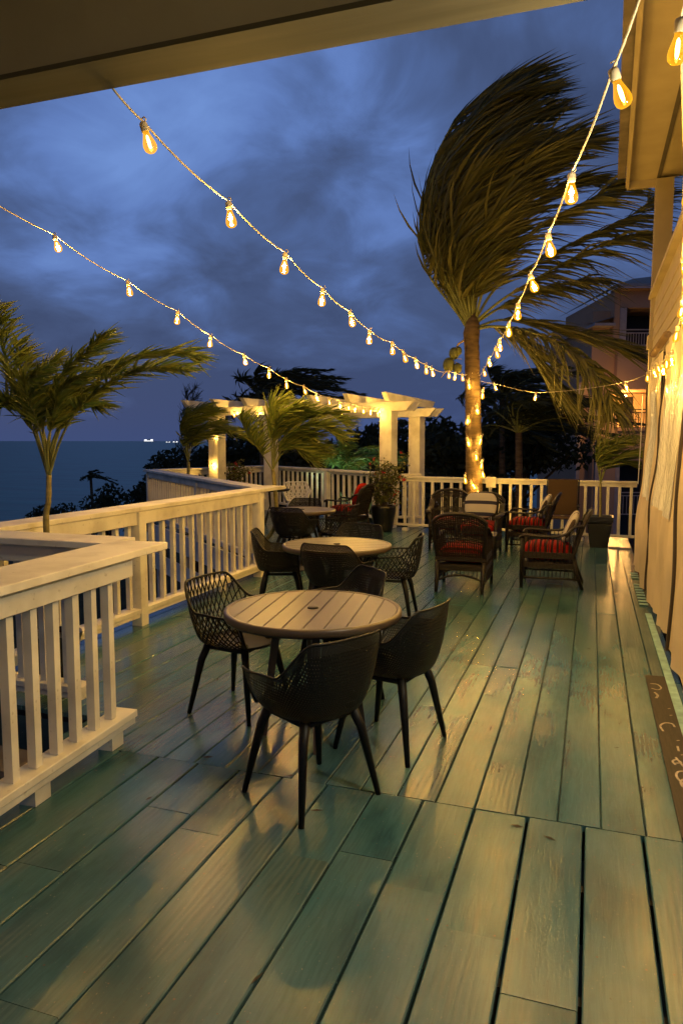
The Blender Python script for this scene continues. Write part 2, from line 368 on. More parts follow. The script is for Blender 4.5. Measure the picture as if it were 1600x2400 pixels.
# ------------------------------------------------------------------ ground, sea
def build_ground():
    mb = MB(); xs = [-400, -200, -120, -80, -60, -45, -35, -25, -15, -8, 0, 8, 15, 30, 60, 120, 250]; ys = [-60, -20, 0, 10, 20, 30, 40, 50, 60, 75, 90, 120, 160, 250, 400]
    def h(x, y):
        z = -5.0 - max(0, -x - 10) * 0.06 - max(0, y - 25) * 0.03
        if y > 60 - 0 * x: z -= (y - 60) * 0.1
        if x < -45: z -= (-45 - x) * 0.12
        return z + random.uniform(-.25, .25)
    vs = [(x, y, h(x, y)) for y in ys for x in xs]; n = len(xs)
    mb.add(vs, [(j * n + i, j * n + i + 1, (j + 1) * n + i + 1, (j + 1) * n + i) for j in range(len(ys) - 1) for i in range(n - 1)])
    tag(mb.build('ground', mat('dark_soil', (0.035, 0.042, 0.022), 0.95, 0.1, var=0.4, scale=0.6), smooth=True), kind='structure')
    mb = MB(); R_ = 30000; mb.add([(-R_, -200, -9), (R_, -200, -9), (R_, R_, -9), (-R_, R_, -9)], [(0, 1, 2, 3)])
    m, nt, b = nodes_of('sea_water'); N = nt.nodes; L = nt.links
    b.inputs['Base Color'].default_value = (0.010, 0.062, 0.088, 1); b.inputs['Roughness'].default_value = 0.35; b.inputs['Specular IOR Level'].default_value = 0.1
    tc = N.new('ShaderNodeTexCoord'); mp = N.new('ShaderNodeMapping'); mp.inputs['Scale'].default_value = (0.05, 0.16, 1); L.new(tc.outputs['Object'], mp.inputs[0])
    no = N.new('ShaderNodeTexNoise'); no.inputs['Scale'].default_value = 1.0; no.inputs['Detail'].default_value = 6; L.new(mp.outputs[0], no.inputs['Vector'])
    r = N.new('ShaderNodeValToRGB'); r.color_ramp.elements[0].position = 0.35; r.color_ramp.elements[0].color = (0.005, 0.120, 0.110, 1); r.color_ramp.elements[1].position = 0.7; r.color_ramp.elements[1].color = (0.012, 0.200, 0.180, 1)
    L.new(no.outputs['Fac'], r.inputs[0]); L.new(r.outputs[0], b.inputs['Base Color'])
    bp = N.new('ShaderNodeBump'); bp.inputs['Strength'].default_value = 0.7; bp.inputs['Distance'].default_value = 0.6; L.new(no.outputs['Fac'], bp.inputs['Height']); L.new(bp.outputs[0], b.inputs['Normal'])
    tag(mb.build('sea', m), kind='structure')
build_ground()

# ------------------------------------------------------------------ deck
def build_deck():
    mb = MB()
    def board(x0, x1, y0a, y1a, y0b, y1b, dz):
        b = 0.005
        if y1a - y0a < .05 and y1b - y0b < .05: return
        prof = [(x0, -0.03), (x0, -b), (x0 + b, 0), (x1 - b, 0), (x1, -b), (x1, -0.03)]
        def yy(x, a, c): return a + (c - a) * (x - x0) / (x1 - x0)
        A = [(x, yy(x, y0a, y0b), z + dz) for x, z in prof]; B = [(x, yy(x, y1a, y1b), z + dz) for x, z in prof]
        mb.add(A + B, [(i, i + 1, 7 + i, 6 + i) for i in range(5)] + [tuple(range(6)), tuple(range(11, 5, -1))])
    rd = random.Random(3)
    # wide boards under the porch roof
    W = 0.242; k = 0
    x = 0.26 + 2 * W
    while x > -2.5:
        x0, x1 = x - W, x; g = rd.choice((0.0025, 0.004, 0.005)) if x0 < -0.5 else 0.006
        lo, hi = -1.6, 3.245
        cuts = sorted(rd.uniform(0.6, 3.0) for _ in range(1 if rd.random() < .75 else 2))
        if abs(x0 + 0.70) < .02: cuts = [2.56]
        if abs(x0 + 1.18) < .02: cuts = [2.62]
        ys = [lo] + cuts + [hi]
        for a, c in zip(ys, ys[1:]): board(x0 + g, x1 - g, a + .0015, c - .0015, a + .0015, c - .0015, rd.uniform(-.003, 0.0015))
        x -= W
    # narrower boards of the open deck
    W = 0.185; x = 0.09 + 3 * W + 0.0
    while x > -9.3:
        x0, x1 = x - W, x; g = rd.choice((0.0012, 0.0018, 0.0028))
        def lim(q):
            lo = 3.25 if q > -2.72 else 3.62
            if q < -4.0: lo = 9.05 + (-4.0 - q) * 0.87
            hi = 13.95
            if q < -3.7: hi = 13.9 + (-3.7 - q) * 0.741
            if q < -7.75: hi = 16.9 - (-7.75 - q) * 2.4
            return lo, max(hi, lo)
        (l0, h0), (l1, h1) = lim(x0), lim(x1)
        if x0 < -2.72 < x1: l0 = l1
        if x0 < -4.0 < x1: l0 = l1
        ym = rd.uniform(4.4, 7.5); cuts = []
        while ym < min(h0, h1) - .8:
            if ym > max(l0, l1) + .8: cuts.append(ym)
            ym += rd.choice((2.44, 3.05, 3.66))
        a0, a1 = l0, l1
        for c in cuts + [None]:
            c0, c1 = (h0, h1) if c is None else (c, c)
            board(x0 + g, x1 - g, a0 + .0015, c0 - .0015, a1 + .0015, c1 - .0015, rd.uniform(-.003, 0.0015)); a0, a1 = c0, c1
        x -= W
    o = mb.build('deck', deck_mat()); tag(o, kind='structure')
    sm = MB(); rq = random.Random(2)
    def screw(x, y):
        x += rq.uniform(-.012, .012); y += rq.uniform(-.01, .01); r = rq.uniform(.003, .0048); a0 = rq.random()
        sm.add([(x + r * cos(a0 + k * pi / 3), y + r * sin(a0 + k * pi / 3), .0022) for k in range(6)], [tuple(range(6))])
    for k in range(14):
        xc = .26 - (k - 1.5) * .242
        for y in [3.215] + [3.0 - .61 * i for i in range(6)]:
            screw(xc - .08, y); screw(xc + .08, y)
    for k in range(24):
        xc = .09 + (1.5 - k) * .185
        for y in [3.28] + [3.65 + .61 * i for i in range(16)]:
            screw(xc - .055, y); screw(xc + .055, y)
    tag(sm.build('deck_screws', mat('rusty_screw', (.035, .025, .018), .6, .5)), kind='structure')
    # joists below, seen only as black between the boards
    mb = MB(); y = -1.4
    while y < 13.6: mb.box(-4.0 if y > 3.7 else -2.6, 0.7, y, y + .04, -.25, -.034); y += .6
    tag(mb.build('deck_joists', mat('joist_wood', (0.03, 0.025, 0.02), 0.9)), kind='structure')
build_deck()

# ------------------------------------------------------------------ railings
def railing(label, A, B, side=1, cap_z=1.10, cap=(-.21, .14), cap_t=.042, spacing=.15, posts=(), feet=(), base=.12, fascia=.12, fascia2=True,
            bal=.046, ext=(0, 0), bal_range=None, post_w=.11, paint=None, bot=(-.07, .07)):
    paint = paint or WHITE
    A = V((A[0], A[1], 0)); B = V((B[0], B[1], 0)); u = (B - A); Ln = u.length; u.normalize(); n = V((-u.y, u.x, 0)) * side; z = V((0, 0, 1))
    t = thing('deck_railing', label, 'railing', tuple(A)); t.rotation_euler = (0, 0, 0)
    def P(s, q, zz): return u * s + n * q + z * zz
    def bx(name, s0, s1, q0, q1, z0, z1, bevel=True):
        mb = MB(); (mb.bbox if bevel else mb.obox)(P((s0 + s1) / 2, (q0 + q1) / 2, (z0 + z1) / 2), u * ((s1 - s0) / 2), n * ((q1 - q0) / 2), z * ((z1 - z0) / 2))
        return mb.build(name, paint, t)
    e0, e1 = ext
    ln = Ln + e0 + e1; k = max(1, round(ln / 1.9)); rdc = random.Random(int(ln * 100)); cuts = [-e0] + [-e0 + ln * (i + rdc.uniform(-.18, .18)) / k for i in range(1, k)] + [Ln + e1]
    for a, b in zip(cuts, cuts[1:]):
        j = rdc.uniform(-.0015, .0015); bx('cap_rail', a + .0012, b - .0012, cap[0] + j, cap[1] + j, cap_z - cap_t + .0005 + j * .3, cap_z + j * .3)
    zt = cap_z - cap_t - .001
    h = bal / 2
    if fascia:
        bx('fascia_board', 0, Ln, h + .004, h + .042, zt - fascia, zt)
        if fascia2: bx('fascia_board', 0, Ln, -h - .042, -h - .004, zt - fascia, zt)
    else:
        bx('top_rail', 0, Ln, -.02, .02, zt - .06, zt)
    bx('bottom_rail', 0, Ln, bot[0], bot[1], base, base + .042)
    if fascia: bx('bottom_rail', .005, Ln - .005, bot[0] + .012, bot[1] - .012, base - .04, base - .001)
    bm = MB(); zb, ztp = base + .043, (zt - .002 if fascia else zt - .062)
    bm.obox(P(0, 0, (zb + ztp) / 2), u * h, n * h, z * ((ztp - zb) / 2)); me = bm.mesh('baluster', paint)
    s0, s1 = bal_range or (spacing * .6, Ln - spacing * .4); s = s0
    while s <= s1:
        if not any(abs(s - p) < post_w * .5 + h + .006 for p in posts):
            o = inst(me, 'baluster', t, tuple(u * s)); o.rotation_euler = (random.uniform(-.003, .003), random.uniform(-.003, .003), random.uniform(-.05, .05))
        s += spacing
    for p in posts:
        w = post_w / 2; mb = MB(); mb.bbox(P(p, .035, (zt - .002) / 2), z * ((zt - .002) / 2), u * w, n * w); mb.build('post', paint, t)
    for p in feet:
        mb = MB(); mb.obox(P(p, 0, (base - .042) / 2), u * .055, n * .045, z * ((base - .042) / 2)); mb.build('foot_block', paint, t)
    return t
railing('thick white balustrade in the left foreground with square balusters and a wide cap', (-2.30, .3), (-2.495, 3.44), side=-1, spacing=.156, feet=(2.35, 2.98), ext=(0, .27), bal_range=(.02, 2.99))
railing('white return balustrade turning away from the near corner across the stair opening', (-5.2, 3.70), (-2.97, 3.70), side=1, cap=(-.15, .15), spacing=.18, posts=(1.2,), ext=(0, 0.28))
railing('long white balustrade along the left edge of the deck beside the round tables', (-3.95, 3.95), (-3.95, 8.30), side=-1, cap=(-.2, .075), spacing=.185, bal=.042, posts=(1.7, 4.25), ext=(0, .67), feet=(3.3,), bot=(-.06, .085))
GREY = mat('shaded_grey_paint', (0.42, 0.42, 0.43), 0.6, 0.25, var=0.15, scale=4)
railing('greyish diagonal balustrade receding from the left balustrade above the stairwell', (-4.14, 8.78), (-9.0, 13.45), side=1, cap=(-.13, .13), spacing=.18, posts=(.3, 2.9, 6.6), cap_z=1.09)
railing('far left balustrade under the pergola with a lit bulb above its cap', (-9.05, 13.75), (-7.72, 16.95), side=-1, cap=(-.13, .13), spacing=.15, posts=(.1, 3.4), cap_z=1.08)
railing('balustrade behind the white chair running from the pergola corner to the potted bougainvillea', (-7.65, 16.9), (-3.72, 13.92), side=-1, cap=(-.11, .11), spacing=.22, posts=(.08, 2.6), cap_z=1.07, fascia=0, fascia2=False)
railing('bright white back balustrade behind the wicker armchairs and the palm trunk', (-3.62, 13.46), (.72, 12.88), side=-1, cap=(-.045, .045), cap_t=.04, spacing=.182, posts=(), cap_z=1.035, fascia=0, fascia2=False, feet=(.3, 1.9, 3.5), bot=(-.03, .03), base=.09)
railing('short dim balustrade beyond the bougainvillea beside the right pergola posts', (-3.9, 14.3), (-3.3, 14.62), side=-1, cap=(-.06, .06), spacing=.12, cap_z=1.03, fascia=0, fascia2=False)
def misc_rails():
    # skirt boards of the raised pergola deck, seen through the left balustrade
    t = thing('deck_skirt', 'bluish skirt boards of the raised pergola deck seen through the left balustrade', 'skirting', (-4.15, 9.0, 0))
    u = V((-4.9, 4.35, 0)).normalized(); n = V((u.y, -u.x, 0)); n = n if n.y < 0 else -n
    for z0, z1 in ((-.40, -.04), (-.95, -.62)):
        mb = MB(); mb.obox(u * 3.2 + n * -.02 + V((0, 0, (z0 + z1) / 2)), u * 3.2, n * .02, V((0, 0, (z1 - z0) / 2))); mb.build('skirt_board', WHITE, t)
    for s in (.4, 2.2, 4.0, 5.8):
        mb = MB(); mb.obox(u * s + n * -.08 + V((0, 0, -2.5)), u * .05, n * .05, V((0, 0, 2.45))); mb.build('support_post', WHITE, t)
    # stairs down, in the opening behind the near balustrade
    t = thing('stairs', 'dark wooden stairs going down behind the near balustrade', 'stairs', (-2.9, 3.0, 0))
    for k in range(6):
        mb = MB(); mb.box(-1.9, .25, -.26 * k - .28 + .45, -.26 * k + .45, -.18 * k - .24, -.18 * k - .20); mb.build('tread', mat('stair_wood', (.16, .13, .10), .8, var=.3), t)
    # junction box on the back rail
    t = thing('junction_box', 'small white box fixed to the back balustrade right of the palm trunk', 'box', (-1.68, 13.06, .87))
    mb = MB(); mb.bbox((0, 0, .095), (.085, 0, 0), (0, .025, 0), (0, 0, .095), .006); mb.build('box_body', WHITE, t)
    mb = MB(); mb.bbox((0, -.03, .095), (.072, 0, 0), (0, .005, 0), (0, 0, .08), .003); mb.build('box_lid', WHITE, t)
misc_rails()

# ------------------------------------------------------------------ porch roof we stand under
def build_porch():
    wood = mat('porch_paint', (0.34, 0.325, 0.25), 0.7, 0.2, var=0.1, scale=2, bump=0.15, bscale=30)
    t = thing('porch_roof', 'cream painted porch beam and ceiling overhead at the top of the picture', 'porch roof', (-2.5, 2.3, 0))
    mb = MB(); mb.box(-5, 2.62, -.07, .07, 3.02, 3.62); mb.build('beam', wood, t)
    mb = MB(); mb.box(-5, 2.62, .072, .10, 3.0, 3.16); mb.box(-5, 2.62, -.085, .072, 3.0, 3.018); mb.build('beam_trim', mat('shaded_trim_paint', (.085, .080, .055), .7, .2, var=.25, scale=3, stretch=(.3, 4, 4)), t)  # shade put into the trim colour, where nearby bulbs over-light the underside
    mb = MB(); mb.box(-5, 3.3, -5, -.08, 3.45, 3.5); mb.build('ceiling', wood, t)
    mb = MB(); mb.box(-5, 2.9, .0, .2, 3.63, 3.75); mb.build('roof_edge', wood, t)
    p = at_y(1028, 17, 2.395); mb = MB(); q = p - V((-2.5, 2.3, 0)); mb.tube([q, q + V((.004, -.0, .018)), q + V((0, .002, .036))], [.005, .008, .004], 6)
    mb.build('beam_spot', mat('dark_spot', (.03, .02, .015), .7), t)  # small invented bit standing for a dark spot on the beam
build_porch()

# ------------------------------------------------------------------ beach house on the right
def build_house():
    pale = mat('house_siding', (0.42, 0.345, 0.22), 0.7, 0.2, var=0.08, scale=3, bump=0.1, bscale=25)
    dark = mat('house_dark_wood', (0.10, 0.08, 0.06), 0.8)
    gut = mat('gutter_metal', (0.16, 0.13, 0.10), 0.5, 0.4, var=.3)
    t = thing('beach_house', 'cream clapboard beach house along the right edge with deep eaves', 'house', (.72, 10.9, 0))
    # lapped siding from the curtain rail up to the upper sill
    mb = MB(); z = 2.74
    while z < 3.5:
        vs = [(0.0, -8.5, z), (0.0, 0, z), (.012, 0, z + .155), (.012, -8.5, z + .155)]
        mb.add(vs, [(0, 1, 2, 3)]); mb.add([(0, -8.5, z), (0, 0, z), (.03, 0, z), (.03, -8.5, z)], [(3, 2, 1, 0)]); z += .155
    mb.box(.015, .12, -8.5, -.001, 2.72, 3.6); mb.build('siding_wall', pale, t)
    mb = MB(); mb.box(-.06, .16, -8.5, .02, 3.61, 3.66); mb.build('sill_board', pale, t)
    mb = MB(); mb.box(-.03, .19, -.10, .10, 0.0, 5.16); mb.build('corner_post', pale, t)
    mb = MB(); mb.box(-.055, .20, -.14, .12, 2.95, 3.12); mb.build('post_bracket', pale, t)
    for y in (-3.3, -6.6):
        mb = MB(); mb.box(-.0, .2, y - .1, y + .1, 3.67, 5.16); mb.build('post', pale, t)
    mb = MB(); mb.box(1.4, 1.5, -9, -.12, 0, 5.16); mb.build('inner_wall', pale, t)
    mb = MB(); mb.add([(-.36, .04, 5.2), (.02, .04, 5.2), (.02, -8.6, 5.2), (-.53, -8.6, 5.2)], [(0, 1, 2, 3)])
    mb.add([(.02, .04, 5.2), (2.2, .04, 5.2), (2.2, -8.6, 5.2), (.02, -8.6, 5.2)], [(0, 1, 2, 3)]); mb.build('soffit', pale, t)
    mb = MB(); mb.add([(-.02, .02, 5.19), (.03, .02, 5.19), (.03, -8.6, 5.19), (-.02, -8.6, 5.19)], [(0, 1, 2, 3)]); mb.build('soffit_strip', dark, t)  # thin dark strip along the inner edge of the soffit
    def edge(name, m, d0, d1, z0, z1):
        mb = MB(); A = [(-.36 + d0, .05), (-.36 + d1, .05), (-.53 + d1, -8.6), (-.53 + d0, -8.6)]; mb.prism(A, z0, z1); mb.build(name, m, t)
    edge('fascia_board', pale, -.03, 0.0, 5.1, 5.38); edge('fascia_trim', pale, -.045, -.03, 5.12, 5.2)
    edge('gutter', gut, -.15, -.046, 5.25, 5.38)
    mb = MB(); mb.box(-.39, .2, .052, .08, 5.1, 5.4); mb.build('end_board', pale, t)
    mb = MB(); mb.add([(-.5, .1, 5.385), (2.2, .1, 6.3), (2.2, -8.6, 6.3), (-.68, -8.6, 5.385)], [(0, 1, 2, 3)]); mb.build('roof', gut, t)
build_house()
def wall_lamp():
    # porch lamp on the house wall, just right of the frame: throws the chair shadows to the left
    t = thing('wall_lamp', 'porch lamp on the house wall just outside the right edge of the picture', 'lamp', (.66, 2.35, 2.42))
    mb = MB(); mb.bbox((.04, 0, 0), (0, .06, 0), (.012, 0, 0), (0, 0, .09), .004); mb.build('back_plate', BLACK, t)
    mb = MB(); mb.tube([(.03, 0, .02), (-.03, 0, .06), (-.08, 0, .03)], .01, 8); mb.lathe([(.015, .05), (.05, .03), (.07, .0), (.068, -.005)], (-.08, 0, 0), n=18); mb.build('bracket_and_shade', BLACK, t)
    gm = emit('wall_lamp_glass', (1.0, .78, .46), 40); gm.cycles.emission_sampling = 'NONE'
    mb = MB(); mb.lathe([(.02, .03), (.045, .01), (.05, -.04), (.03, -.09)], n=14); gl = mb.build('lamp_globe', gm, t, loc=(-.08, 0, -.03))
    l = bpy.data.lights.new('wall_light', 'POINT'); l.energy = 100; l.color = (1.0, .88, .62); l.shadow_soft_size = .05; inst(l, 'wall_light', gl, (0, 0, -.12))

# ------------------------------------------------------------------ roll-down curtains
def build_curtains():
    tan = mat('tan_canvas', (0.60, 0.50, 0.35), 0.75, 0.2, var=0.12, scale=2.5, bump=0.25, bscale=120)
    gap_mat = mat('gap_shade', (0.05, 0.035, 0.025), 0.8)
    rd = random.Random(9)
    def surf(y, z, ph, amp):
        k = max(0.0, 1 - z / 2.70)
        x = .70 - .10 * k ** 1.3 + amp * (.35 + .65 * k) * (sin(y * 5.1 + ph) * .7 + sin(y * 11.7 + ph * 2.3 + z * .9) * .5 + sin(y * 23 + ph + z * .5) * .16) + .012 * sin(z * 7 + y * 3) * sin(y * 4 + ph) + .03 * sin(z * 2.6 + ph) * k
        return x
    def panel(label, y0, y1, ph, amp, win, hem):
        t = thing('curtain_panel', label, 'curtain', (0, y0, 0))
        def grid(name, ya, yb, za, zb, off, m, ny, nz, hemf=None):
            mb = MB(); vs = []
            for j in range(nz + 1):
                for i in range(ny + 1):
                    fy = i / ny; y = ya + (yb - ya) * fy; zl = za + (hemf(fy) if hemf else 0); z = zl + (zb - zl) * j / nz
                    vs.append((surf(y, z, ph, amp) + off, y - y0, z))
            mb.add(vs, [(j * (ny + 1) + i, j * (ny + 1) + i + 1, (j + 1) * (ny + 1) + i + 1, (j + 1) * (ny + 1) + i) for j in range(nz) for i in range(ny)])
            return mb.build(name, m, t, smooth=True)
        grid('canvas', y0, y1, .02, 2.70, 0, tan, 60, 40, hem)
        for (a, b, za, zb) in win: grid('clear_window', a, b, za, zb, -.008, VINYL, 26, 26)
        mb = MB(); pts = [(surf(y1 - .02, z, ph, amp) - .006, y1 - .02 - y0, z) for z in [.05 + i * .1 for i in range(27)]]; mb.tube(pts, .018, 6); mb.build('gap_strip', gap_mat, t)  # dark tube stands in for the shaded gap between panels
        return t
    panel('nearest tan canvas curtain with a clear window at the right edge', 2.7, 6.15, 0.4, .030, ((3.0, 5.55, 1.05, 2.25),), lambda f: .05 * f ** 3)
    panel('middle tan canvas curtain with a wrinkled clear window and a lifted hem', 6.2, 8.6, 2.1, .036, ((6.45, 8.2, 1.05, 2.25),), lambda f: .03 + .22 * max(0, .5 - f) ** 2 * 2)
    panel('farthest tan canvas curtain at the end of the right wall', 8.65, 10.85, 3.3, .036, ((9.0, 9.9, 1.0, 2.3),), lambda f: .02)
    # coiled cord lacing the curtains to their rail
    mb = MB(); pts = []
    for i in range(240):
        a = i * .62; y = 7.9 + i * .0075; pts.append((.66 + .035 * cos(a), y, 2.74 + .035 * sin(a)))
    mb.tube(pts, .006, 5); tag(mb.build('coiled_cord', mat('rusty_cord', (.22, .15, .09), .7)), 'coiled lacing cord along the top of the curtains', 'cord')
    mb = MB(); a, b = at_y(1475, 905, 11.2), at_y(1464, 1112, 11.2); mb.tube([a, (a + b) / 2 + V((.006, 0, 0)), b], .006, 6)
    tag(mb.build('hanging_rope', mat('white_rope', (.7, .68, .62), .8)), 'thin white rope hanging straight down left of the curtains', 'rope')
    # boards along the curtain foot
    teal = mat('pale_teal_paint', (0.24, 0.40, 0.38), 0.5, 0.3, var=.3, scale=12)
    mb = MB(); mb.box(.545, .60, 3.4, 7.6, .0055, .012)
    tag(mb.build('sill_strip', teal), 'pale teal painted strip along the foot of the nearest curtain', 'sill strip')
    t = thing('slat_row', 'row of pale teal slats in the deck at the foot of the far curtains', 'grille', (.56, 8.0, .006))  # short teal dashes laid in a row along the curtain foot
    for k in range(13):
        if k in (8, 9): continue
        mb = MB(); mb.box(-.045, .04, k * .155, k * .155 + .07, 0, .007); mb.build('slat', teal, t)
    brown = mat('bare_brown_board', (0.034, 0.027, 0.019), 0.6, 0.35, var=.3, scale=5, stretch=(20, 1, 1), bump=.3, bscale=30)
    chalk = mat('chalk_white', (.36, .31, .24), .9, .1, var=.3, scale=60)
    t = thing('bare_board', 'brown unpainted board with white chalk scrawl beside the curtain foot', 'board', (.415, 3.26, .0035))
    mb = MB(); mb.bbox((.065, 1.15, .004), (0, 1.15, 0), (.065, 0, 0), (0, 0, .004), .002); mb.build('plank', brown, t)
    def stroke(pts, w=.006):
        mk = MB(); pts = cat_rom([(x, y, .0095) for x, y in pts], 24); mk.tube(pts, w, 4)
        for i in range(len(mk.v) - 4 * len(pts), len(mk.v)): x, y, z = mk.v[i]; mk.v[i] = (x, y, .0085 + (z - .0095) * .15)
        mk.build('chalk_mark', chalk, t)
    stroke([(.105, .48), (.06, .50), (.055, .57), (.085, .60), (.11, .55), (.09, .50), (.06, .55), (.04, .62), (.055, .68), (.095, .69), (.10, .64)])
    stroke([(.05, .76), (.04, .80), (.06, .83), (.08, .80), (.05, .78)]); stroke([(.09, .74), (.06, .86)])
    stroke([(.085, .95), (.085, 1.02)]); stroke([(.03, 1.22), (.02, 1.30), (.05, 1.36), (.09, 1.36), (.10, 1.31)])
    stroke([(.035, 1.8), (.05, 1.86), (.035, 1.92)], .008); stroke([(.02, 2.0), (.06, 1.98), (.085, 2.03), (.065, 2.1), (.02, 2.1)])
    for yy in (.35, .9, 1.1, 1.5, 1.62): stroke([(.09, yy), (.105, yy + .01)], .004)
build_curtains()
def litter():
    rd = random.Random(21); mb = MB()
    for k in range(46):
        x, y = rd.uniform(-2.6, .4), rd.uniform(1.6, 9); a = rd.uniform(0, 6.28); l = rd.uniform(.012, .035); w = l * rd.uniform(.12, .3); u = V((cos(a), sin(a), 0)); n = V((-sin(a), cos(a), 0)); c = V((x, y, .004))
        mb.add([c - u * l, c + n * w + V((0, 0, .004)), c + u * l + V((0, 0, .003)), c - n * w], [(0, 1, 2, 3)])
    tag(mb.build('leaf_litter', mat('dry_litter', (.03, .025, .015), .9)), 'small dark bits of windblown leaf scattered over the deck', 'leaf litter', kind='stuff')
litter()

# ------------------------------------------------------------------ pergola
def build_pergola():
    FL, FR, BL, BR = V((-8.04, 14.72, 0)), V((-3.75, 13.72, 0)), V((-7.45, 16.35, 0)), V((-3.5, 15.05, 0))
    t = thing('pergola', 'white timber pergola with seven tapered rafters hung with bulbs', 'pergola')
    z = V((0, 0, 1)); u = (FR - FL).normalized(); n = V((-u.y, u.x, 0))
    for P, w, zb in ((FL, .14, 0), (FR, .13, 0), (BL, .13, 0), (BR, .13, -4.9)):
        mb = MB(); top = 2.3 if P in (FL, FR) else 2.24; mb.bbox(P + z * ((top + zb) / 2), z * ((top - zb) / 2), u * w, n * w, .008); mb.build('post', WHITE, t)
    def beam(A, B, e0, e1, z0, z1, off, name='beam', tw=.022, cut=.16):
        d = (B - A).normalized(); q = V((-d.y, d.x, 0)); L0, L1 = A - d * e0, B + d * e1; mb = MB()
        prof = [(L0 + d * cut, z0), (L1 - d * cut, z0), (L1, z1), (L0, z1)]
        vs = [p + q * (off - tw) + z * h for p, h in prof] + [p + q * (off + tw) + z * h for p, h in prof]
        mb.add(vs, [(0, 1, 2, 3), (7, 6, 5, 4), (0, 4, 5, 1), (1, 5, 6, 2), (2, 6, 7, 3), (3, 7, 4, 0)]); mb.build(name, WHITE, t)
    for off in (-.16, .16): beam(FL, FR, .68, .62, 2.27, 2.44, off)
    for off in (-.155, .155): beam(BL, BR, .5, .55, 2.2, 2.37, off)
    for k in range(7):
        f = -.085 + k * (1.13 / 6.0); A = FL.lerp(FR, f); B = BL.lerp(BR, f)
        d = (B - A).normalized(); A2 = A - d * .62; B2 = B + d * .45; w = u * .05
        vs = []
        for sgn in (-1, 1):
            vs += [A2 + d * .14 + w * sgn + z * 2.443, B2 - d * .14 + w * sgn + z * 2.385, B2 + w * sgn + z * 2.53, A2 + w * sgn + z * 2.60]
        mb = MB(); mb.add(vs, [(3, 2, 1, 0), (4, 5, 6, 7), (0, 1, 5, 4), (1, 2, 6, 5), (2, 3, 7, 6), (3, 0, 4, 7)]); mb.build('rafter', WHITE, t)
    return FL, FR, BL, BR, u, n
PFL, PFR, PBL, PBR, PU, PN = build_pergola()

# ------------------------------------------------------------------ string lights
def bulb_meshes():
    g = MB(); g.lathe([(.0115, -.030), (.0125, -.042), (.017, -.060), (.023, -.082), (.0255, -.100), (.0235, -.116), (.015, -.127), (.004, -.131)], n=12)
    s = MB(); s.lathe([(.004, .012), (.013, .010), (.0155, .0), (.015, -.03), (.0125, -.034)], n=10); s.tube([(.006, 0, .008), (.016, 0, .02), (.012, 0, .032), (0, 0, .03)], .003, 5)
    f = MB(); f.lathe([(.001, -.048), (.0045, -.056), (.006, -.080), (.0045, -.104), (.001, -.112)], n=6)
    return g.mesh('bulb', GLASS, True), s.mesh('socket', CORD, True), f.mesh('filament', FIL), f.mesh('filament', FIL_SOFT)
GM, SM, FM, FS = bulb_meshes()
def string_light(label, pts, sag=.03, start=None, end=None, tilt=.28, skip=(), r=.0045, size=1.0, soft=False, cord=None, soft_from=899):
    t = thing('string_light', label, 'string lights', (0, 0, 0), 0); rd = random.Random(len(pts) * 7 + 1)
    P = [V(p) for p in pts]; path = []
    full = ([V(start)] if start else []) + P + ([V(end)] if end else [])
    for a, b in zip(full, full[1:]):
        for k in range(5):
            f = k / 5; path.append(a.lerp(b, f) - V((0, 0, sag * 4 * f * (1 - f) * (b - a).length)))
    path.append(full[-1]); mb = MB(); mb.tube(path, r, 5); mb.build('cord', cord or CORD, t, smooth=True)
    for i, p in enumerate(P):
        if i in skip: continue
        b = inst(GM, 'bulb', t, tuple(p - V((0, 0, .012)))); b.rotation_euler = (rd.uniform(-tilt, tilt) * .7, -tilt * .5 + rd.uniform(-tilt, tilt), 0); b.scale = (size * 1.08, size * 1.08, size * .88)
        inst(SM, 'socket', b); dim = soft or i >= soft_from; inst(FS if dim else FM, 'filament', b); (i % 2 == 0 or i < 6) and not 2.2 < p.y < 2.9 and inst(LAMPS[1 if dim else 0], 'bulb_light', b, (0, 0, -.08))
    return t
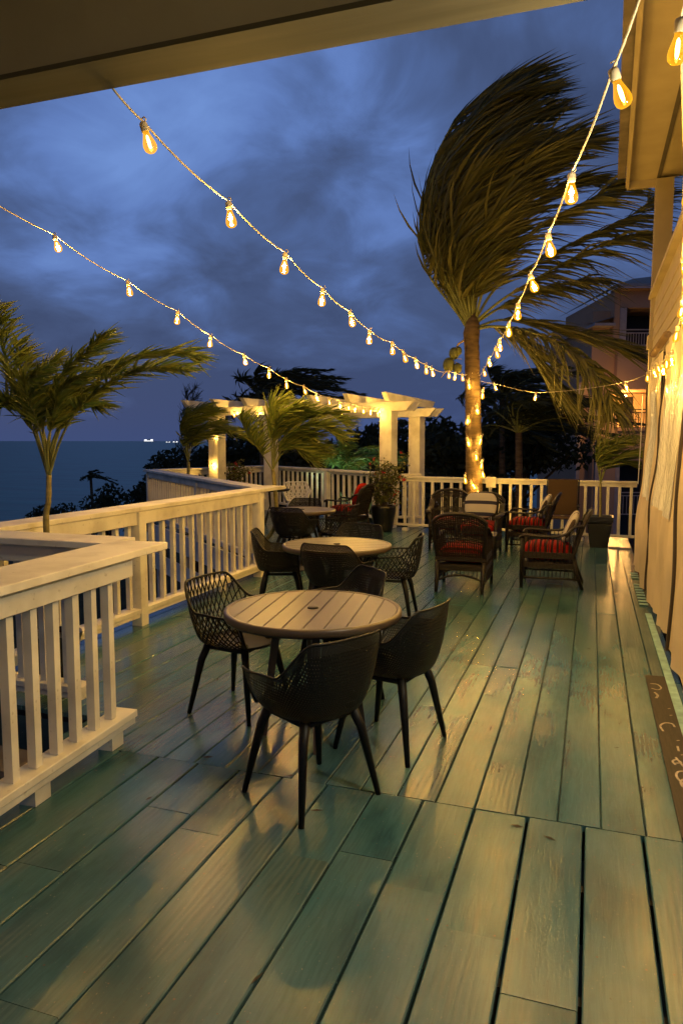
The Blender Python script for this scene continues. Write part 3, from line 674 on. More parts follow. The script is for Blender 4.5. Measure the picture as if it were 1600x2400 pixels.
def build_strings():
    a2 = V((-1.72, 2.40, 3.0))
    P2 = on_plane((-1.72, 2.39), (-2.05, 12.45), [(330, 280), (525, 462), (655, 580), (741, 662), (803, 715), (848, 757), (900, 785), (925, 806), (953, 822), (977, 836), (990, 843), (1030, 850), (1045, 855), (1060, 858), (1072, 860), (1080, 861), (1091, 861)])
    # the last bulbs sit in front of the trunk
    string_light('string of bulbs from the porch beam centre left to the palm trunk', P2, start=a2, end=(-1.95, 12.43, 2.84))
    P1 = on_plane((-3.7, 2.4), (-3.8, 13.3), [(126, 540), (294, 645), (408, 714), (484, 770), (560, 814), (618, 845), (657, 870), (697, 886), (725, 902), (755, 912), (778, 920), (800, 926), (816, 930), (833, 934), (850, 936), (870, 936), (895, 935)])
    string_light('leftmost string of bulbs sagging from the upper left down to the pergola', P1, start=on_plane((-3.7, 2.4), (-3.8, 13.3), [(-210, 330)])[0], end=(-3.78, 13.56, 2.40))
    P3 = on_plane((0.05, 2.4), (-1.85, 12.5), [(1408, 155), (1312, 395), (1258, 535), (1217, 628), (1189, 695), (1168, 740), (1146, 778), (1137, 797), (1122, 820), (1110, 845), (1095, 856)])
    string_light('string of bulbs rising from the palm trunk to the top right corner', P3, start=on_plane((0.05, 2.4), (-1.85, 12.5), [(1470, -12)])[0], end=(-1.85, 12.42, 2.84))
    P4 = [at_y(x, y, Y) for x, y, Y in ((1134, 880, 12.2), (1230, 902, 11.8), (1434, 878, 11.1))]
    string_light('thin sparse string from the palm trunk across to the far curtain', P4, start=(-1.80, 12.43, 2.70), end=at_y(1480, 862, 10.9), sag=.02, r=.0032)
    P5 = [V((.30, -2.6 + .8 * i, 3.0)) for i in range(3)] + [at_d(x, y, d) for x, y, d in ((1562, 40, 2.15), (1574, 425, 4.2), (1566, 590, 5.0), (1571, 640, 5.3))]  # leading bulbs hang unseen behind the camera, added to brighten the near deck
    P5 += [_C + ray(x, y) * (X / ray(x, y).x) for x, y, X in ((1567, 690, .60), (1564, 722, .60), (1555, 748, .60), (1541, 806, .585), (1530, 815, .59), (1519, 832, .595), (1507, 830, .60), (1497, 842, .60), (1486, 853, .60))]
    string_light('string of bulbs along the house wall at the top of the curtains', P5, start=(.32, -3.0, 3.05), sag=.02, soft_from=8)
    T = [(1075, 872, 0), (1094, 930, 0), (1075, 954, -1), (1108, 894, 1), (1072, 1005, -1), (1105, 1000, 1), (1092, 1036, 0), (1107, 1056, 1), (1107, 1076, 1), (1067, 1090, -1), (1080, 1104, 0), (1097, 1118, 0), (1102, 1140, 0)]
    PT = [at_y(x, y, 12.40 if s == 0 else 12.47) for x, y, s in T]
    string_light('string of bulbs wound down the coconut palm trunk', PT, sag=0.0, tilt=.5, size=1.35, r=.003, soft=True, cord=mat('dark_cable', (.05, .035, .02), .7))
    PP = []
    for px, py in ((540, 944), (592, 944), (700, 942), (785, 944), (868, 939)):
        PP.append(on_plane((PFL - PN * .25)[:2], (PFR - PN * .25)[:2], [(px, py)])[0])
    string_light('bulbs strung under the front beam of the pergola', PP, sag=.03, start=PFL + V((0, -.25, 2.35)), end=PFR + V((0, -.26, 2.35)), size=1.1, soft=True)
    PQ = [PFL + V((.06, -.19, 1.86)), PFL + V((-.04, -.2, 1.22))]
    string_light('two bulbs on a cord down the left front pergola post', PQ, sag=0, start=PFL + V((0, -.2, 2.3)), size=1.1, soft=True)
build_strings()

# ------------------------------------------------------------------ chairs and tables
def sup(phi, a, b, n=3.2):
    c, s = abs(cos(phi)), abs(sin(phi)); return 1.0 / ((s / a) ** n + (c / b) ** n) ** (1 / n)
def smooth(a, b, x):
    t = max(0, min(1, (x - a) / (b - a))); return t * t * (3 - 2 * t)
def rim_h(p):   # p = angle from the back
    h = .825 - .165 * smooth(.62, 1.22, p) - .012 * smooth(1.2, 2.0, p)
    return h - (h - .448) * smooth(2.10, 2.36, p)
ZS = .445
def shell_pt(th, w):   # th: 0 = back, positive to the chair's right; w 0..1 up the wall
    p = abs((th + pi) % (2 * pi) - pi); h = rim_h(p)
    r0 = sup(p, .205, .215, 2.6); fr = smooth(2.1, 2.4, p)
    r1 = sup(p, .298, .292 if p < pi / 2 else .275, 3.0) * (1 - fr) + (r0 + .03) * fr
    rm = r0 + .62 * (r1 - r0)
    b0, b1, b2 = (1 - w) ** 2, 2 * w * (1 - w), w * w
    r = b0 * r0 + b1 * rm + b2 * r1
    z = b0 * ZS + b1 * (ZS + .04 * (1 - fr)) + b2 * h
    return V((r * sin(th), -r * cos(th), z))
def chair_meshes():
    out = {}
    NP, NW = 84, 12
    # small-hole shell
    mb = MB(); vs = []; uv = []
    for i in range(NP + 1):
        th = -pi + 2 * pi * i / NP
        for j in range(NW + 1):
            w = j / NW; q = shell_pt(th, w); vs.append(q); p = abs(th)
            solid = p > 2.32
            uv.append((th * .27, 0 if solid or w > .93 else (w * (rim_h(p) - ZS) * 1.1 + .0005)))
    fs = [(i * (NW + 1) + j, (i + 1) * (NW + 1) + j, (i + 1) * (NW + 1) + j + 1, i * (NW + 1) + j + 1) for i in range(NP) for j in range(NW)]
    mb.add(vs, fs)
    def seat(mb, uvs):
        o = len(mb.v); n = NP; ring = []
        for k, f in enumerate((1.0, .8, .55, .3)):
            for i in range(n):
                q = shell_pt(-pi + 2 * pi * i / n, 0); mb.v.append((q.x * f, q.y * f, ZS - .022 * (1 - f * f))); uvs.append((0, 0))
        mb.v.append((0, 0, ZS - .022)); uvs.append((0, 0))
        for k in range(3):
            for i in range(n): mb.f.append((o + k * n + i, o + (k + 1) * n + i, o + (k + 1) * n + (i + 1) % n, o + k * n + (i + 1) % n))
        for i in range(n): mb.f.append((o + 3 * n + i, o + 4 * n, o + 3 * n + (i + 1) % n))
    seat(mb, uv)
    def rim(mb, uvs, r):
        o = len(mb.v); pts = [shell_pt(-pi + 2 * pi * i / 140, 1.0) for i in range(141)]; mb.tube(pts, r, 6, False); uvs += [(0, 0)] * (len(mb.v) - o)
    rim(mb, uv, .0065); mb.uv = uv; out['mesh'] = mb
    # lattice shell
    mb = MB(); uvd = []; seat(mb, uvd); rim(mb, uvd, .0085)
    NL = 46; dphi = .62
    for k in range(NL):
        for sg in (-1, 1):
            th0 = -pi + 2 * pi * k / NL; pts = []
            for i in range(15):
                w = i / 14; th = th0 + sg * dphi * (w - .5); p = abs((th + pi) % (2 * pi) - pi)
                if p < 2.33: pts.append(shell_pt(th, w))
                elif len(pts) > 1: break
                else: pts = []
            if len(pts) > 1: mb.tube(pts, .0048, 4, False)
    # solid band between lattice and seat
    for i in range(NP):
        pass
    out['lattice'] = mb
    mb = MB(); uvd = []; seat(mb, uvd); rim(mb, uvd, .012)
    for k in range(34):
        for sg in (-1, 1):
            th0 = -pi + 2 * pi * k / 34; pts = [shell_pt(th0 + sg * .62 * (i / 14 - .5), i / 14) for i in range(15) if abs((th0 + sg * .62 * (i / 14 - .5) + pi) % (2 * pi) - pi) < 2.33]
            if len(pts) > 2: mb.tube(pts, .0105, 5, False)
    out['thick_lattice'] = mb
    legs = []
    for sx in (-1, 1):
        for sy in (-1, 1):
            l = MB(); l.tube([(sx * .135, sy * .13, .455), (sx * .175, sy * .165, .34), (sx * .235, sy * .225, 0)], [.026, .023, .0135], 10); legs.append(l)
    fr = MB()
    for a, b in (((-1, -1), (1, -1)), ((1, -1), (1, 1)), ((1, 1), (-1, 1)), ((-1, 1), (-1, -1))):
        fr.tube([(a[0] * .145, a[1] * .14, .415), (b[0] * .145, b[1] * .14, .415)], .014, 6)
    return out, legs, fr
_sh, _legs, _fr = chair_meshes()
SHELL = {}
MESHBLK = shell_mat('black_perforated_plastic', (0.005, 0.005, 0.005)); WPL = mat('white_plastic', (.62, .60, .56), .45, .4, var=.06)
def chair(label, x, y, fwd, kind='mesh', colour='black', group='round-backed plastic armchairs'):
    key = (kind, colour)
    if key not in SHELL:
        m = MESHBLK if kind == 'mesh' else (BLACK if colour == 'black' else WPL); pm = BLACK if colour == 'black' else WPL
        SHELL[key] = (_sh[kind].mesh('seat_shell', m, True), [l.mesh('leg', pm, True) for l in _legs], _fr.mesh('seat_frame', pm, True))
    s, ls, f = SHELL[key]
    t = thing('plastic_armchair', label, 'chair', (x, y, 0), radians(fwd - 90), group)
    inst(s, 'seat_shell', t); inst(f, 'seat_frame', t)
    for l in ls: inst(l, 'leg', t)
    return t
TABLETOP = mat('table_metal', (0.060, 0.042, 0.028), 0.34, 0.5, var=0.12, scale=5)
def table(label, x, y, slat_deg, r=.51, h=.745, group='round slatted tables'):
    t = thing('round_table', label, 'table', (x, y, 0), radians(slat_deg), group)
    mb = MB(); mb.lathe([(r - .055, h - .035), (r - .01, h - .05), (r, h - .035), (r, h - .010), (r - .006, h - .002), (r - .02, h), (r - .03, h - .003), (r - .032, h - .02), (r - .055, h - .035)], n=72); mb.build('table_rim', TABLETOP, t, smooth=True)
    mb = MB(); R_ = r - .031; n = 9; W = 2 * R_ / n
    for k in range(n):
        y0, y1 = -R_ + k * W + .0032, -R_ + (k + 1) * W - .0032; a = []; b = []
        for i in range(9):
            yy = y0 + (y1 - y0) * i / 8; xx = sqrt(max(0, R_ * R_ - yy * yy)); a.append((xx, yy)); b.append((-xx, yy))
        mb.prism(a + b[::-1], h - .016, h - .004)
    mb.build('slatted_top', TABLETOP, t)
    mb = MB(); mb.box(-R_ + .02, R_ - .02, -.03, .03, h - .045, h - .018); mb.box(-.03, .03, -R_ + .02, R_ - .02, h - .045, h - .018); mb.build('cross_bar', BLACK, t)
    mb = MB(); mb.lathe([(.0, h + .004), (.028, h + .004), (.032, h + .0), (.032, h - .006)], n=20); mb.build('parasol_hole_cap', BLACK, t, smooth=True)
    for k in range(4):
        a = radians(-5 + 90 * k) - radians(slat_deg) + radians(-60); q = V((cos(a), sin(a), 0)); p = V((-sin(a), cos(a), 0)); mb = MB()
        A, B = q * .2 + V((0, 0, h - .045)), q * .29; vs = []
        for P, w in ((A, .023), (B, .019)):
            for i, j in ((-1, -1), (1, -1), (1, 1), (-1, 1)): vs.append(P + q * w * i + p * w * j)
        mb.add(vs, [(3, 2, 1, 0), (4, 5, 6, 7), (0, 1, 5, 4), (1, 2, 6, 5), (2, 3, 7, 6), (3, 0, 4, 7)]); mb.build('leg', TABLETOP, t)
    return t
table('nearest round table with a brown slatted top and a capped parasol hole', -1.49, 3.83, 98)
chair('black small-holed armchair in front of the nearest table, closest to the camera', -1.235, 3.14, 150)
chair('black small-holed armchair on the right side of the nearest table', -1.025, 3.84, 167)
chair('black lattice armchair on the left side of the nearest table', -2.08, 4.06, -8, 'lattice')
chair('black small-holed armchair behind the nearest table, its rounded back above the table edge', -1.58, 4.52, 222)
table('second round table, its lit top edge-on behind the nearest table', -2.22, 6.33, 8)
chair('black small-holed armchair at the second table against the left balustrade', -2.86, 6.50, 20)
chair('black small-holed armchair with its back to us in front of the second table', -2.09, 5.98, 84)
chair('black lattice armchair on the right side of the second table', -1.75, 6.52, 186, 'lattice')
chair('black small-holed armchair on the far side of the second table', -2.3, 7.0, 262)
table('third round table with a dull grey top behind the thin potted palm', -3.82, 9.42, 10, r=.47)
chair('black armchair with its back to us in front of the third table', -3.76, 9.0, 84)
chair('black lattice armchair on the right side of the third table', -3.32, 9.42, 176, 'lattice')
chair('black armchair on the far side of the third table below the white chair', -4.1, 10.02, 268)
chair('white lattice armchair by the far balustrade facing the camera', -5.85, 14.1, -66, 'thick_lattice', 'white', 'white lattice armchairs')
chair('white lattice armchair half hidden behind the corner of the left balustrade', -7.0, 13.9, 10, 'thick_lattice', 'white', 'white lattice armchairs')
def cafe_table():
    t = thing('cafe_table', 'small black cafe table beside the white lattice chair', 'table', (-6.05, 13.3, 0))
    mb = MB(); mb.lathe([(0, .70), (.34, .70), (.36, .715), (.36, .735), (.345, .745), (0, .745)], n=40); mb.build('table_top', BLACK, t, smooth=True)
    for k in range(3):
        a = radians(20 + 120 * k); mb = MB(); mb.tube([(.1 * cos(a), .1 * sin(a), .70), (.06 * cos(a), .06 * sin(a), .4), (.32 * cos(a), .32 * sin(a), 0)], .016, 8); mb.build('leg', BLACK, t)
cafe_table()

# ------------------------------------------------------------------ wicker armchairs
def wicker_meshes():
    d = {}
    def T(name, fn):
        mb = MB(); fn(mb); d.setdefault(name, []).append(mb)
    W = .285
    def back_pt(s, f):      # s -1..1 across, f 0..1 up
        zt = .90 - .10 * abs(s) ** 3; z = .36 + (zt - .36) * f
        y = -.25 - .20 * f + .07 * abs(s) ** 2.5 * f; x = s * (W - .02 + .03 * f)
        return V((x, y, z))
    def backf(mb):
        n = 23
        for i in range(n + 1):
            s = -1 + 2 * i / n; mb.tube([back_pt(s, k / 6) for k in range(7)], .0075, 5, False)
        for f in (.06, .10, .14, .40, .44, .48, .80, .84, .88, .92): mb.tube([back_pt(-1 + k / 8, f) + V((0, .006 if int(f * 100) % 8 else -.006, 0)) for k in range(17)], .0085, 5, False)
        mb.tube([back_pt(-1, k / 6) for k in range(7)] + [back_pt(-1 + k / 10, 1.0) for k in range(1, 20)] + [back_pt(1, 1 - k / 6) for k in range(7)], .022, 8)
    T('backrest', backf)
    for sx in (-1, 1):
        T('leg', lambda mb: mb.tube([(sx * W, .31, 0), (sx * W, .31, .40), (sx * (W + .005), .30, .60)], [.021, .023, .022], 8))
        T('leg', lambda mb: mb.tube([(sx * (W - .03), -.37, 0), (sx * (W - .03), -.29, .2), (sx * (W - .02), -.25, .40)], [.02, .024, .024], 8))
        def arm(mb):
            p = cat_rom([(sx * W, .34, .585), (sx * (W + .03), .28, .625), (sx * (W + .03), .05, .615), (sx * (W + .02), -.15, .635), (sx * (W + .0), -.27, .73), back_pt(sx, .88)], 22)
            for off in (-.03, -.01, .01, .03): mb.tube([q + V((off, 0, -abs(off) * .2)) for q in p], .0125, 6)
        T('arm', arm)
        def side(mb):
            for i in range(13):
                y = .28 - i * .045; zt = .60 if y > -.18 else .66
                mb.tube([(sx * W, y, .12), (sx * W, y, zt)], .006, 5, False)
            for z in (.245, .26, .275, .29, .355, .37, .385, .40, .415): mb.tube([(sx * W, .31, z), (sx * W, -.26, z)], .0085, 5, False)
            mb.tube([(sx * W, .31, .12), (sx * (W - .01), -.33, .12)], .014, 6)
        T('side_panel', side)
    def apron(y, arch):
        def g(mb):
            for z in (.245, .26, .275, .29, .355, .37, .385): mb.tube([(-W, y, z), (W, y, z)], .0085, 5, False)
            pts = [(-W + 2 * W * k / 12, y - (.06 if arch else 0) * (1 - ((k - 6) / 6) ** 2) * 0, .10 + .09 * (1 - ((k - 6) / 6) ** 2)) for k in range(13)]
            mb.tube(pts, .013, 6)
            for k in range(1, 12): mb.tube([pts[k], (pts[k][0], y, .25)], .006, 5, False)
        return g
    T('front_apron', apron(.31, True)); T('rear_apron', apron(-.28, True))
    T('seat_deck', lambda mb: mb.box(-W + .01, W - .01, -.25, .30, .285, .305))
    return d
_wk = {k: [m.mesh(k, WICKER, True) for m in v] for k, v in wicker_meshes().items()}
RED = stripe_mat('red_black_stripe', (0.21, 0.008, 0.004), (0.02, 0.008, 0.006), 15.5, 0, .36)
REDY = stripe_mat('red_black_stripe_long', (0.21, 0.008, 0.004), (0.02, 0.008, 0.006), 15.5, 1, .36)
def puff(sx, sy, sz, n=16, pw=3.5):
    mb = MB(); vs = []; m = 10
    for i in range(m + 1):
        a = -pi / 2 + pi * i / m
        for k in range(n * 2):
            b = pi * k / n
            def se(c, e): return math.copysign(abs(c) ** e, c)
            ex = 2 / pw; vs.append((sx * se(cos(a), ex * 1.1) * se(cos(b), ex), sy * se(cos(a), ex * 1.1) * se(sin(b), ex), sz * se(sin(a), .9)))
    N2 = n * 2; mb.add(vs, [(i * N2 + k, i * N2 + (k + 1) % N2, (i + 1) * N2 + (k + 1) % N2, (i + 1) * N2 + k) for i in range(m) for k in range(N2)]); return mb
CUSH = puff(.262, .275, .105, pw=6).mesh('seat_cushion', REDY, True)
def wicker(label, cl, x, y, fwd, cush=True):
    t = thing('wicker_armchair', label, 'armchair', (x, y, 0), radians(fwd - 90), 'dark wicker armchairs')
    for k, ms in _wk.items():
        for m in ms: inst(m, k, t)
    if cush:
        c = inst(CUSH, 'seat_cushion', None, (x + cos(radians(fwd)) * .03, y + sin(radians(fwd)) * .03, .412), (0, 0, radians(fwd - 90)))
        tag(c, cl, 'cushion', 'red striped seat cushions')
    return t
def pillow(label, m, x, y, z, fwd, lean, s=(.24, .20, .055)):
    mb = puff(s[0], s[1], s[2], pw=3.2); me = mb.mesh('throw_pillow', m, True)
    o = inst(me, 'throw_pillow', None, (x, y, z), (radians(90) + lean, 0, radians(fwd - 90) + pi)); tag(o, label, 'pillow', 'throw pillows on the wicker chairs'); return o
PIL = stripe_mat('cream_brown_stripe', (.42, .38, .32), (.05, .035, .03), 9.0, 0, .22)
PIL2 = stripe_mat('cream_navy_stripe', (.40, .37, .32), (.03, .03, .055), 5.6, 1, .30)
wicker('dark wicker armchair with its back to us nearest the camera', 'red striped cushion seen through the wicker chair that has its back to us', -1.37, 8.36, 91)
wicker('dark wicker armchair facing left, nearest of the two on the right', 'red striped cushion on the nearest left-facing wicker chair', -.43, 8.87, 181)
wicker('dark wicker armchair facing left, farther of the two on the right', 'red striped cushion on the farther left-facing wicker chair', -.88, 11.55, 178)
wicker('dark wicker armchair facing us left of the palm trunk without a pillow', 'red striped cushion on the wicker chair left of the palm trunk', -2.12, 11.45, 278)
wicker('dark wicker armchair facing us below the palm trunk with a striped pillow', 'red striped cushion on the wicker chair below the palm trunk', -1.55, 10.85, 268)
pillow('cream and brown striped pillow leaning in the nearest left-facing wicker chair', PIL, -.21, 8.87, .70, 181, -.40)
pillow('cream and brown striped pillow leaning in the farther left-facing wicker chair', PIL, -.66, 11.55, .70, 178, -.40)
pillow('pale pillow with navy stripes on the wicker chair below the palm trunk', PIL2, -1.56, 10.66 + .32, .74, 268, -.35)
wicker('dark wicker armchair left of the black bougainvillea pot', 'dark red seat cushion on the wicker chair left of the bougainvillea pot', -4.25, 12.75, 172)
_p = pillow('plain red pillow on the wicker chair left of the bougainvillea pot', mat('red_fabric', (.30, .014, .008), .9, .1), -4.03, 12.76, .72, 172, -.35, (.22, .22, .05))

def sling_chair():
    x, y = -.44, 12.52
    br = mat('brown_sling', (0.06, 0.036, 0.018), .8, .2, var=.12, scale=80)
    t = thing('sling_chair', 'tall brown sling chair standing against the back balustrade', 'chair', (x, y, 0))
    mb = MB(); mb.bbox((0, .16, .76), (0, .02, .30), (.235, 0, 0), (0, .008, 0), .003); mb.build('back_sling', br, t)
    mb = MB(); mb.bbox((0, -.08, .44), (.235, 0, 0), (0, .22, 0), (0, 0, .008), .003); mb.build('seat_sling', br, t)
    for sx in (-1, 1):
        mb = MB(); mb.tube([(sx * .25, .27, 0), (sx * .25, .16, .45), (sx * .25, .18, 1.06)], .013, 8); mb.build('back_frame', BLACK, t)
        mb = MB(); mb.tube([(sx * .25, -.32, 0), (sx * .25, -.28, .63)], .013, 8); mb.build('leg', BLACK, t)
        mb = MB(); mb.bbox((sx * .255, -.06, .64), (0, .24, 0), (.025, 0, 0), (0, 0, .012), .004); mb.build('arm', BLACK, t)
        for z in (.5, .55, .6):
            mb = MB(); mb.tube([(sx * .255, -.28, z), (sx * .255, .15, z)], .008, 6); mb.build('side_bar', BLACK, t)
sling_chair()

wall_lamp()

# ------------------------------------------------------------------ palms and plants
WIND = V((1.0, .25, .12)).normalized()
def frond(path, n=60, L=.8, w=.022, wind=.9, droop=.25, start=.18, seed=0, spread=.8, rr=.014, nseg=3):
    """one palm frond: tapered rachis plus leaflets swept by the wind; path in parent space. returns (stem MB, leaf MB)"""
    rd = random.Random(seed); pts = cat_rom(path, 40); mb = MB(); st = MB()
    st.tube(pts, [rr * (1 - .85 * i / 40) for i in range(41)], 5)
    for i in range(n):
        f = start + (1 - start) * (i + rd.random() * .6) / n; k = min(int(f * 40), 39); p = pts[k].lerp(pts[k + 1], f * 40 - k)
        t = (pts[k + 1] - pts[k]).normalized(); s = t.cross(V((rd.uniform(-.25, .25), -.25, 1)))
        if s.length < .05: s = V((1, 0, 0))
        s.normalize(); up = s.cross(t)
        ln = L * (.55 + .6 * sin(pi * min(1, (f - start) / (1 - start) * .86 + .1))) * rd.uniform(.8, 1.12)
        for sg in (-1, 1):
            d = (s * sg * spread * rd.uniform(.7, 1.2) + t * rd.uniform(.45, .8) + up * rd.uniform(-.1, .4) + WIND * wind * rd.uniform(.35, 1.25) + V((rd.gauss(0, .15), rd.gauss(0, .15), rd.gauss(0, .15)))).normalized()
            a = p; ww = w * rd.uniform(.75, 1.2); q = d.cross(V((rd.uniform(-1, 1), rd.uniform(-1, 1), rd.uniform(-1, 1))))
            if q.length < .05: q = V((0, 0, 1))
            q.normalize(); vs = []
            for j in range(nseg + 1):
                g = j / nseg; c = a + d * (ln * g) + V((0, 0, -droop * ln * g * g)) + WIND * (wind * .28 * ln * g * g)
                hw = ww * (.5 + .9 * g if g < .35 else .82 * (1 - g) / .65 + .02)
                vs += [c + q * hw, c - q * hw]
            mb.add(vs, [(2 * j, 2 * j + 1, 2 * j + 3, 2 * j + 2) for j in range(nseg)])
    return st, mb
def put_frond(path, root, m, stem=None, **k):
    st, lf = frond(path, **k); o = st.build('frond', stem or STEM, root, smooth=True); lf.build('leaflets', m, o); return o
PALM = leaf_mat('coconut_leaf', (0.050, 0.056, 0.016), (0.165, 0.148, 0.042))
POTPALM = leaf_mat('areca_leaf', (0.066, 0.108, 0.016), (0.20, 0.21, 0.036))
BROWNTIP = leaf_mat('dry_leaf', (0.13, 0.075, 0.03), (0.22, 0.13, 0.05))

def coconut_palm():
    B = V((-1.90, 12.62, 0))
    t = thing('coconut_palm', 'tall coconut palm blown by the wind rising through the deck', 'palm tree', tuple(B))
    base = at_y(1082, 765, 12.62) - B
    mb = MB(); pts = []; rs = []
    for i in range(60):
        z = base.z * i / 59 - (4.9 * 0); pts.append(V((base.x * (i / 59) ** 1.5, 0, z))); rs.append((.150 - .028 * i / 59) * (1 + (.045 if i % 2 else -.02)))
    mb.tube([(0, 0, -4.9)] + pts, [.2] + rs, 14); tr = mb.build('trunk', TRUNK, t, smooth=True)
    mb = MB(); mb.tube([base + V((0, 0, -.25)), base, base + V((.02, 0, .18)), base + V((.03, 0, .34))], [.115, .14, .11, .03], 12); mb.build('crown_shaft', TRUNK, t, smooth=True)
    D = 12.62
    def P(x, y, dy=0): return at_y(x, y, D + dy) - B
    rd = random.Random(5)
    # arched windward fronds
    outer = [(1078, 752), (1030, 690), (985, 620), (963, 520), (985, 400), (1040, 290), (1120, 205), (1230, 170), (1330, 215)]
    inner = [(1085, 750), (1082, 680), (1085, 620), (1095, 560), (1120, 500), (1165, 450), (1220, 410), (1290, 385), (1350, 390)]
    NF = 27
    for k in range(NF):
        f = (k / (NF - 1)) ** .9; end = .72 + .3 * rd.random(); dy = rd.uniform(-.9, .9); pts = []
        for i, (a, b) in enumerate(zip(outer, inner)):
            g = i / (len(outer) - 1)
            if g > end: break
            pts.append(P(a[0] * (1 - f) + b[0] * f + rd.uniform(-6, 6), a[1] * (1 - f) + b[1] * f + rd.uniform(-8, 8), dy * g))
        put_frond(pts, t, PALM, n=86, L=.95, w=.033, wind=.9, droop=.02, seed=100 + k, spread=.55, start=.16, rr=.026, nseg=3)
    R_ = [
        ([(1090, 735), (1120, 640), (1190, 560), (1270, 500), (1350, 460), (1400, 430), (1440, 420)], .95, .35),
        ([(1090, 735), (1140, 660), (1220, 610), (1310, 560), (1400, 520), (1470, 480), (1510, 440)], .9, .4),
        ([(1092, 738), (1150, 690), (1230, 640), (1320, 590), (1400, 555), (1480, 540), (1530, 560)], .95, .55),
        ([(1092, 742), (1150, 705), (1220, 670), (1300, 650), (1370, 640)], .8, .5),
        ([(1086, 735), (1105, 640), (1150, 540), (1220, 470), (1300, 420), (1370, 420)], .9, .2),
        ([(1085, 735), (1095, 630), (1120, 520), (1180, 420), (1250, 350), (1330, 330)], .9, .15),
    ]
    for k, (pp, L, dr) in enumerate(R_):
        dy = (-.8, .6, -.2, .9, .5, -.6)[k]; m = len(pp) - 1
        put_frond([P(x, y, dy * i / m) for i, (x, y) in enumerate(pp)], t, PALM, n=62, L=L, w=.028, wind=.75, droop=dr, seed=200 + k, spread=.85, start=.2, rr=.026)
    Lo = [
        ([(1092, 755), (1145, 750), (1225, 765), (1300, 800), (1360, 850), (1396, 900), (1408, 945)], .62, .9, .08),
        ([(1094, 752), (1150, 735), (1220, 745), (1300, 765), (1380, 790), (1450, 820)], .8, .35, .9),
        ([(1092, 758), (1130, 750), (1180, 775), (1220, 820), (1260, 880), (1290, 920)], .75, .5, .5),
    ]
    for k, (pp, L, dr, wd) in enumerate(Lo):
        dy = (-.7, .8, .4)[k]; m = len(pp) - 1
        put_frond([P(x, y, dy * i / m) for i, (x, y) in enumerate(pp)], t, PALM, n=92, L=L, w=.026, wind=wd, droop=dr, seed=300 + k, spread=.75, start=.2, rr=.026)
    # coconuts and a dry stalk
    nut = mat('green_coconut', (0.075, 0.080, 0.022), .5, .3, var=.3)
    for x, y, r in ((1030, 838, .10), (1042, 812, .085), (1050, 846, .075), (1052, 806, .06)):
        mb = puff(r, r, r * 1.25, 8, 2.2); mb.build('coconut', nut, t, smooth=True, loc=tuple(P(x, y, -.15)))
    mb = MB(); mb.tube([P(1075, 775), P(1052, 790, -.1), P(1040, 815, -.12), P(1030, 845, -.15), P(1012, 868, -.15)], [.02, .018, .014, .014, .004], 6)
    mb.tube([P(1060, 825, -.1), P(1030, 822, -.1), P(1060, 840, -.1)], .007, 5); mb.build('fruit_stalk', mat('dry_stalk', (.35, .24, .12), .8), t)
coconut_palm()

def pot_mesh(name, m, prof, n=28):
    mb = MB(); mb.lathe(prof, n=n); return mb
def potted_palm(label, x, y, pot_z, trunk, fr, D, n=46, L=.34, w=.013, wind=.7, pot=(.17, .32), square=False, r=.02, droop=.2, start=.28, brown=0):
    t = thing('potted_palm', label, 'palm', (x, y, 0)); B = V((x, y, 0))
    potm = mat('black_glaze_pot', (0.004, 0.004, 0.004), .3, .45, var=.2)
    if not square:
        R_, h = pot; mb = MB(); mb.lathe([(0, 0.001), (R_ * .72, 0.001), (R_ * .76, .02), (R_, h * .85), (R_ * 1.05, h * .9), (R_ * 1.05, h), (R_ * .93, h), (R_ * .9, h - .04), (0, h - .04)], n=28); mb.build('pot', potm, t, smooth=False)
    else:
        R_, h = pot; mb = MB()
        rings = [(R_ * .70, 0), (R_ * .97, h * .74), (R_ * .93, h * .76), (R_ * .98, h * .80), (R_ * .95, h * .82), (R_ * 1.06, h * .84), (R_ * 1.08, h), (R_ * .96, h), (R_ * .94, h - .05)]
        vs = []
        for q, z in rings: vs += [(-q, -q, z), (q, -q, z), (q, q, z), (-q, q, z)]
        fs = [(4 * i + k, 4 * i + (k + 1) % 4, 4 * i + 4 + (k + 1) % 4, 4 * i + 4 + k) for i in range(len(rings) - 1) for k in range(4)] + [(3, 2, 1, 0), tuple(range(len(vs) - 4, len(vs)))]
        mb.add(vs, fs); mb.build('pot', potm, t)
    tp = [V((0, 0, pot_z))] + [at_y(px, py, D) - B for px, py in trunk]
    mb = MB(); mb.tube(cat_rom(tp, 16), [r * (1.05 - .25 * i / 16) * (1.04 if i % 3 == 0 else 1) for i in range(17)], 10); mb.build('trunk', mat('ringed_cane', (.20, .17, .06), .6, .3, var=.35, scale=3, stretch=(1, 1, 9)), t, smooth=True)
    rd = random.Random(int(abs(x * 100)))
    for k, (pp, dy) in enumerate(fr):
        m = len(pp) - 1; pts = [at_y(px, py, D + dy * i / m) - B for i, (px, py) in enumerate(pp)]
        put_frond(pts, t, BROWNTIP if k < brown else POTPALM, n=n, L=L, w=w, wind=wind, droop=droop, seed=400 + k + int(abs(x * 37)), spread=.6, start=start, rr=.011)
    return t
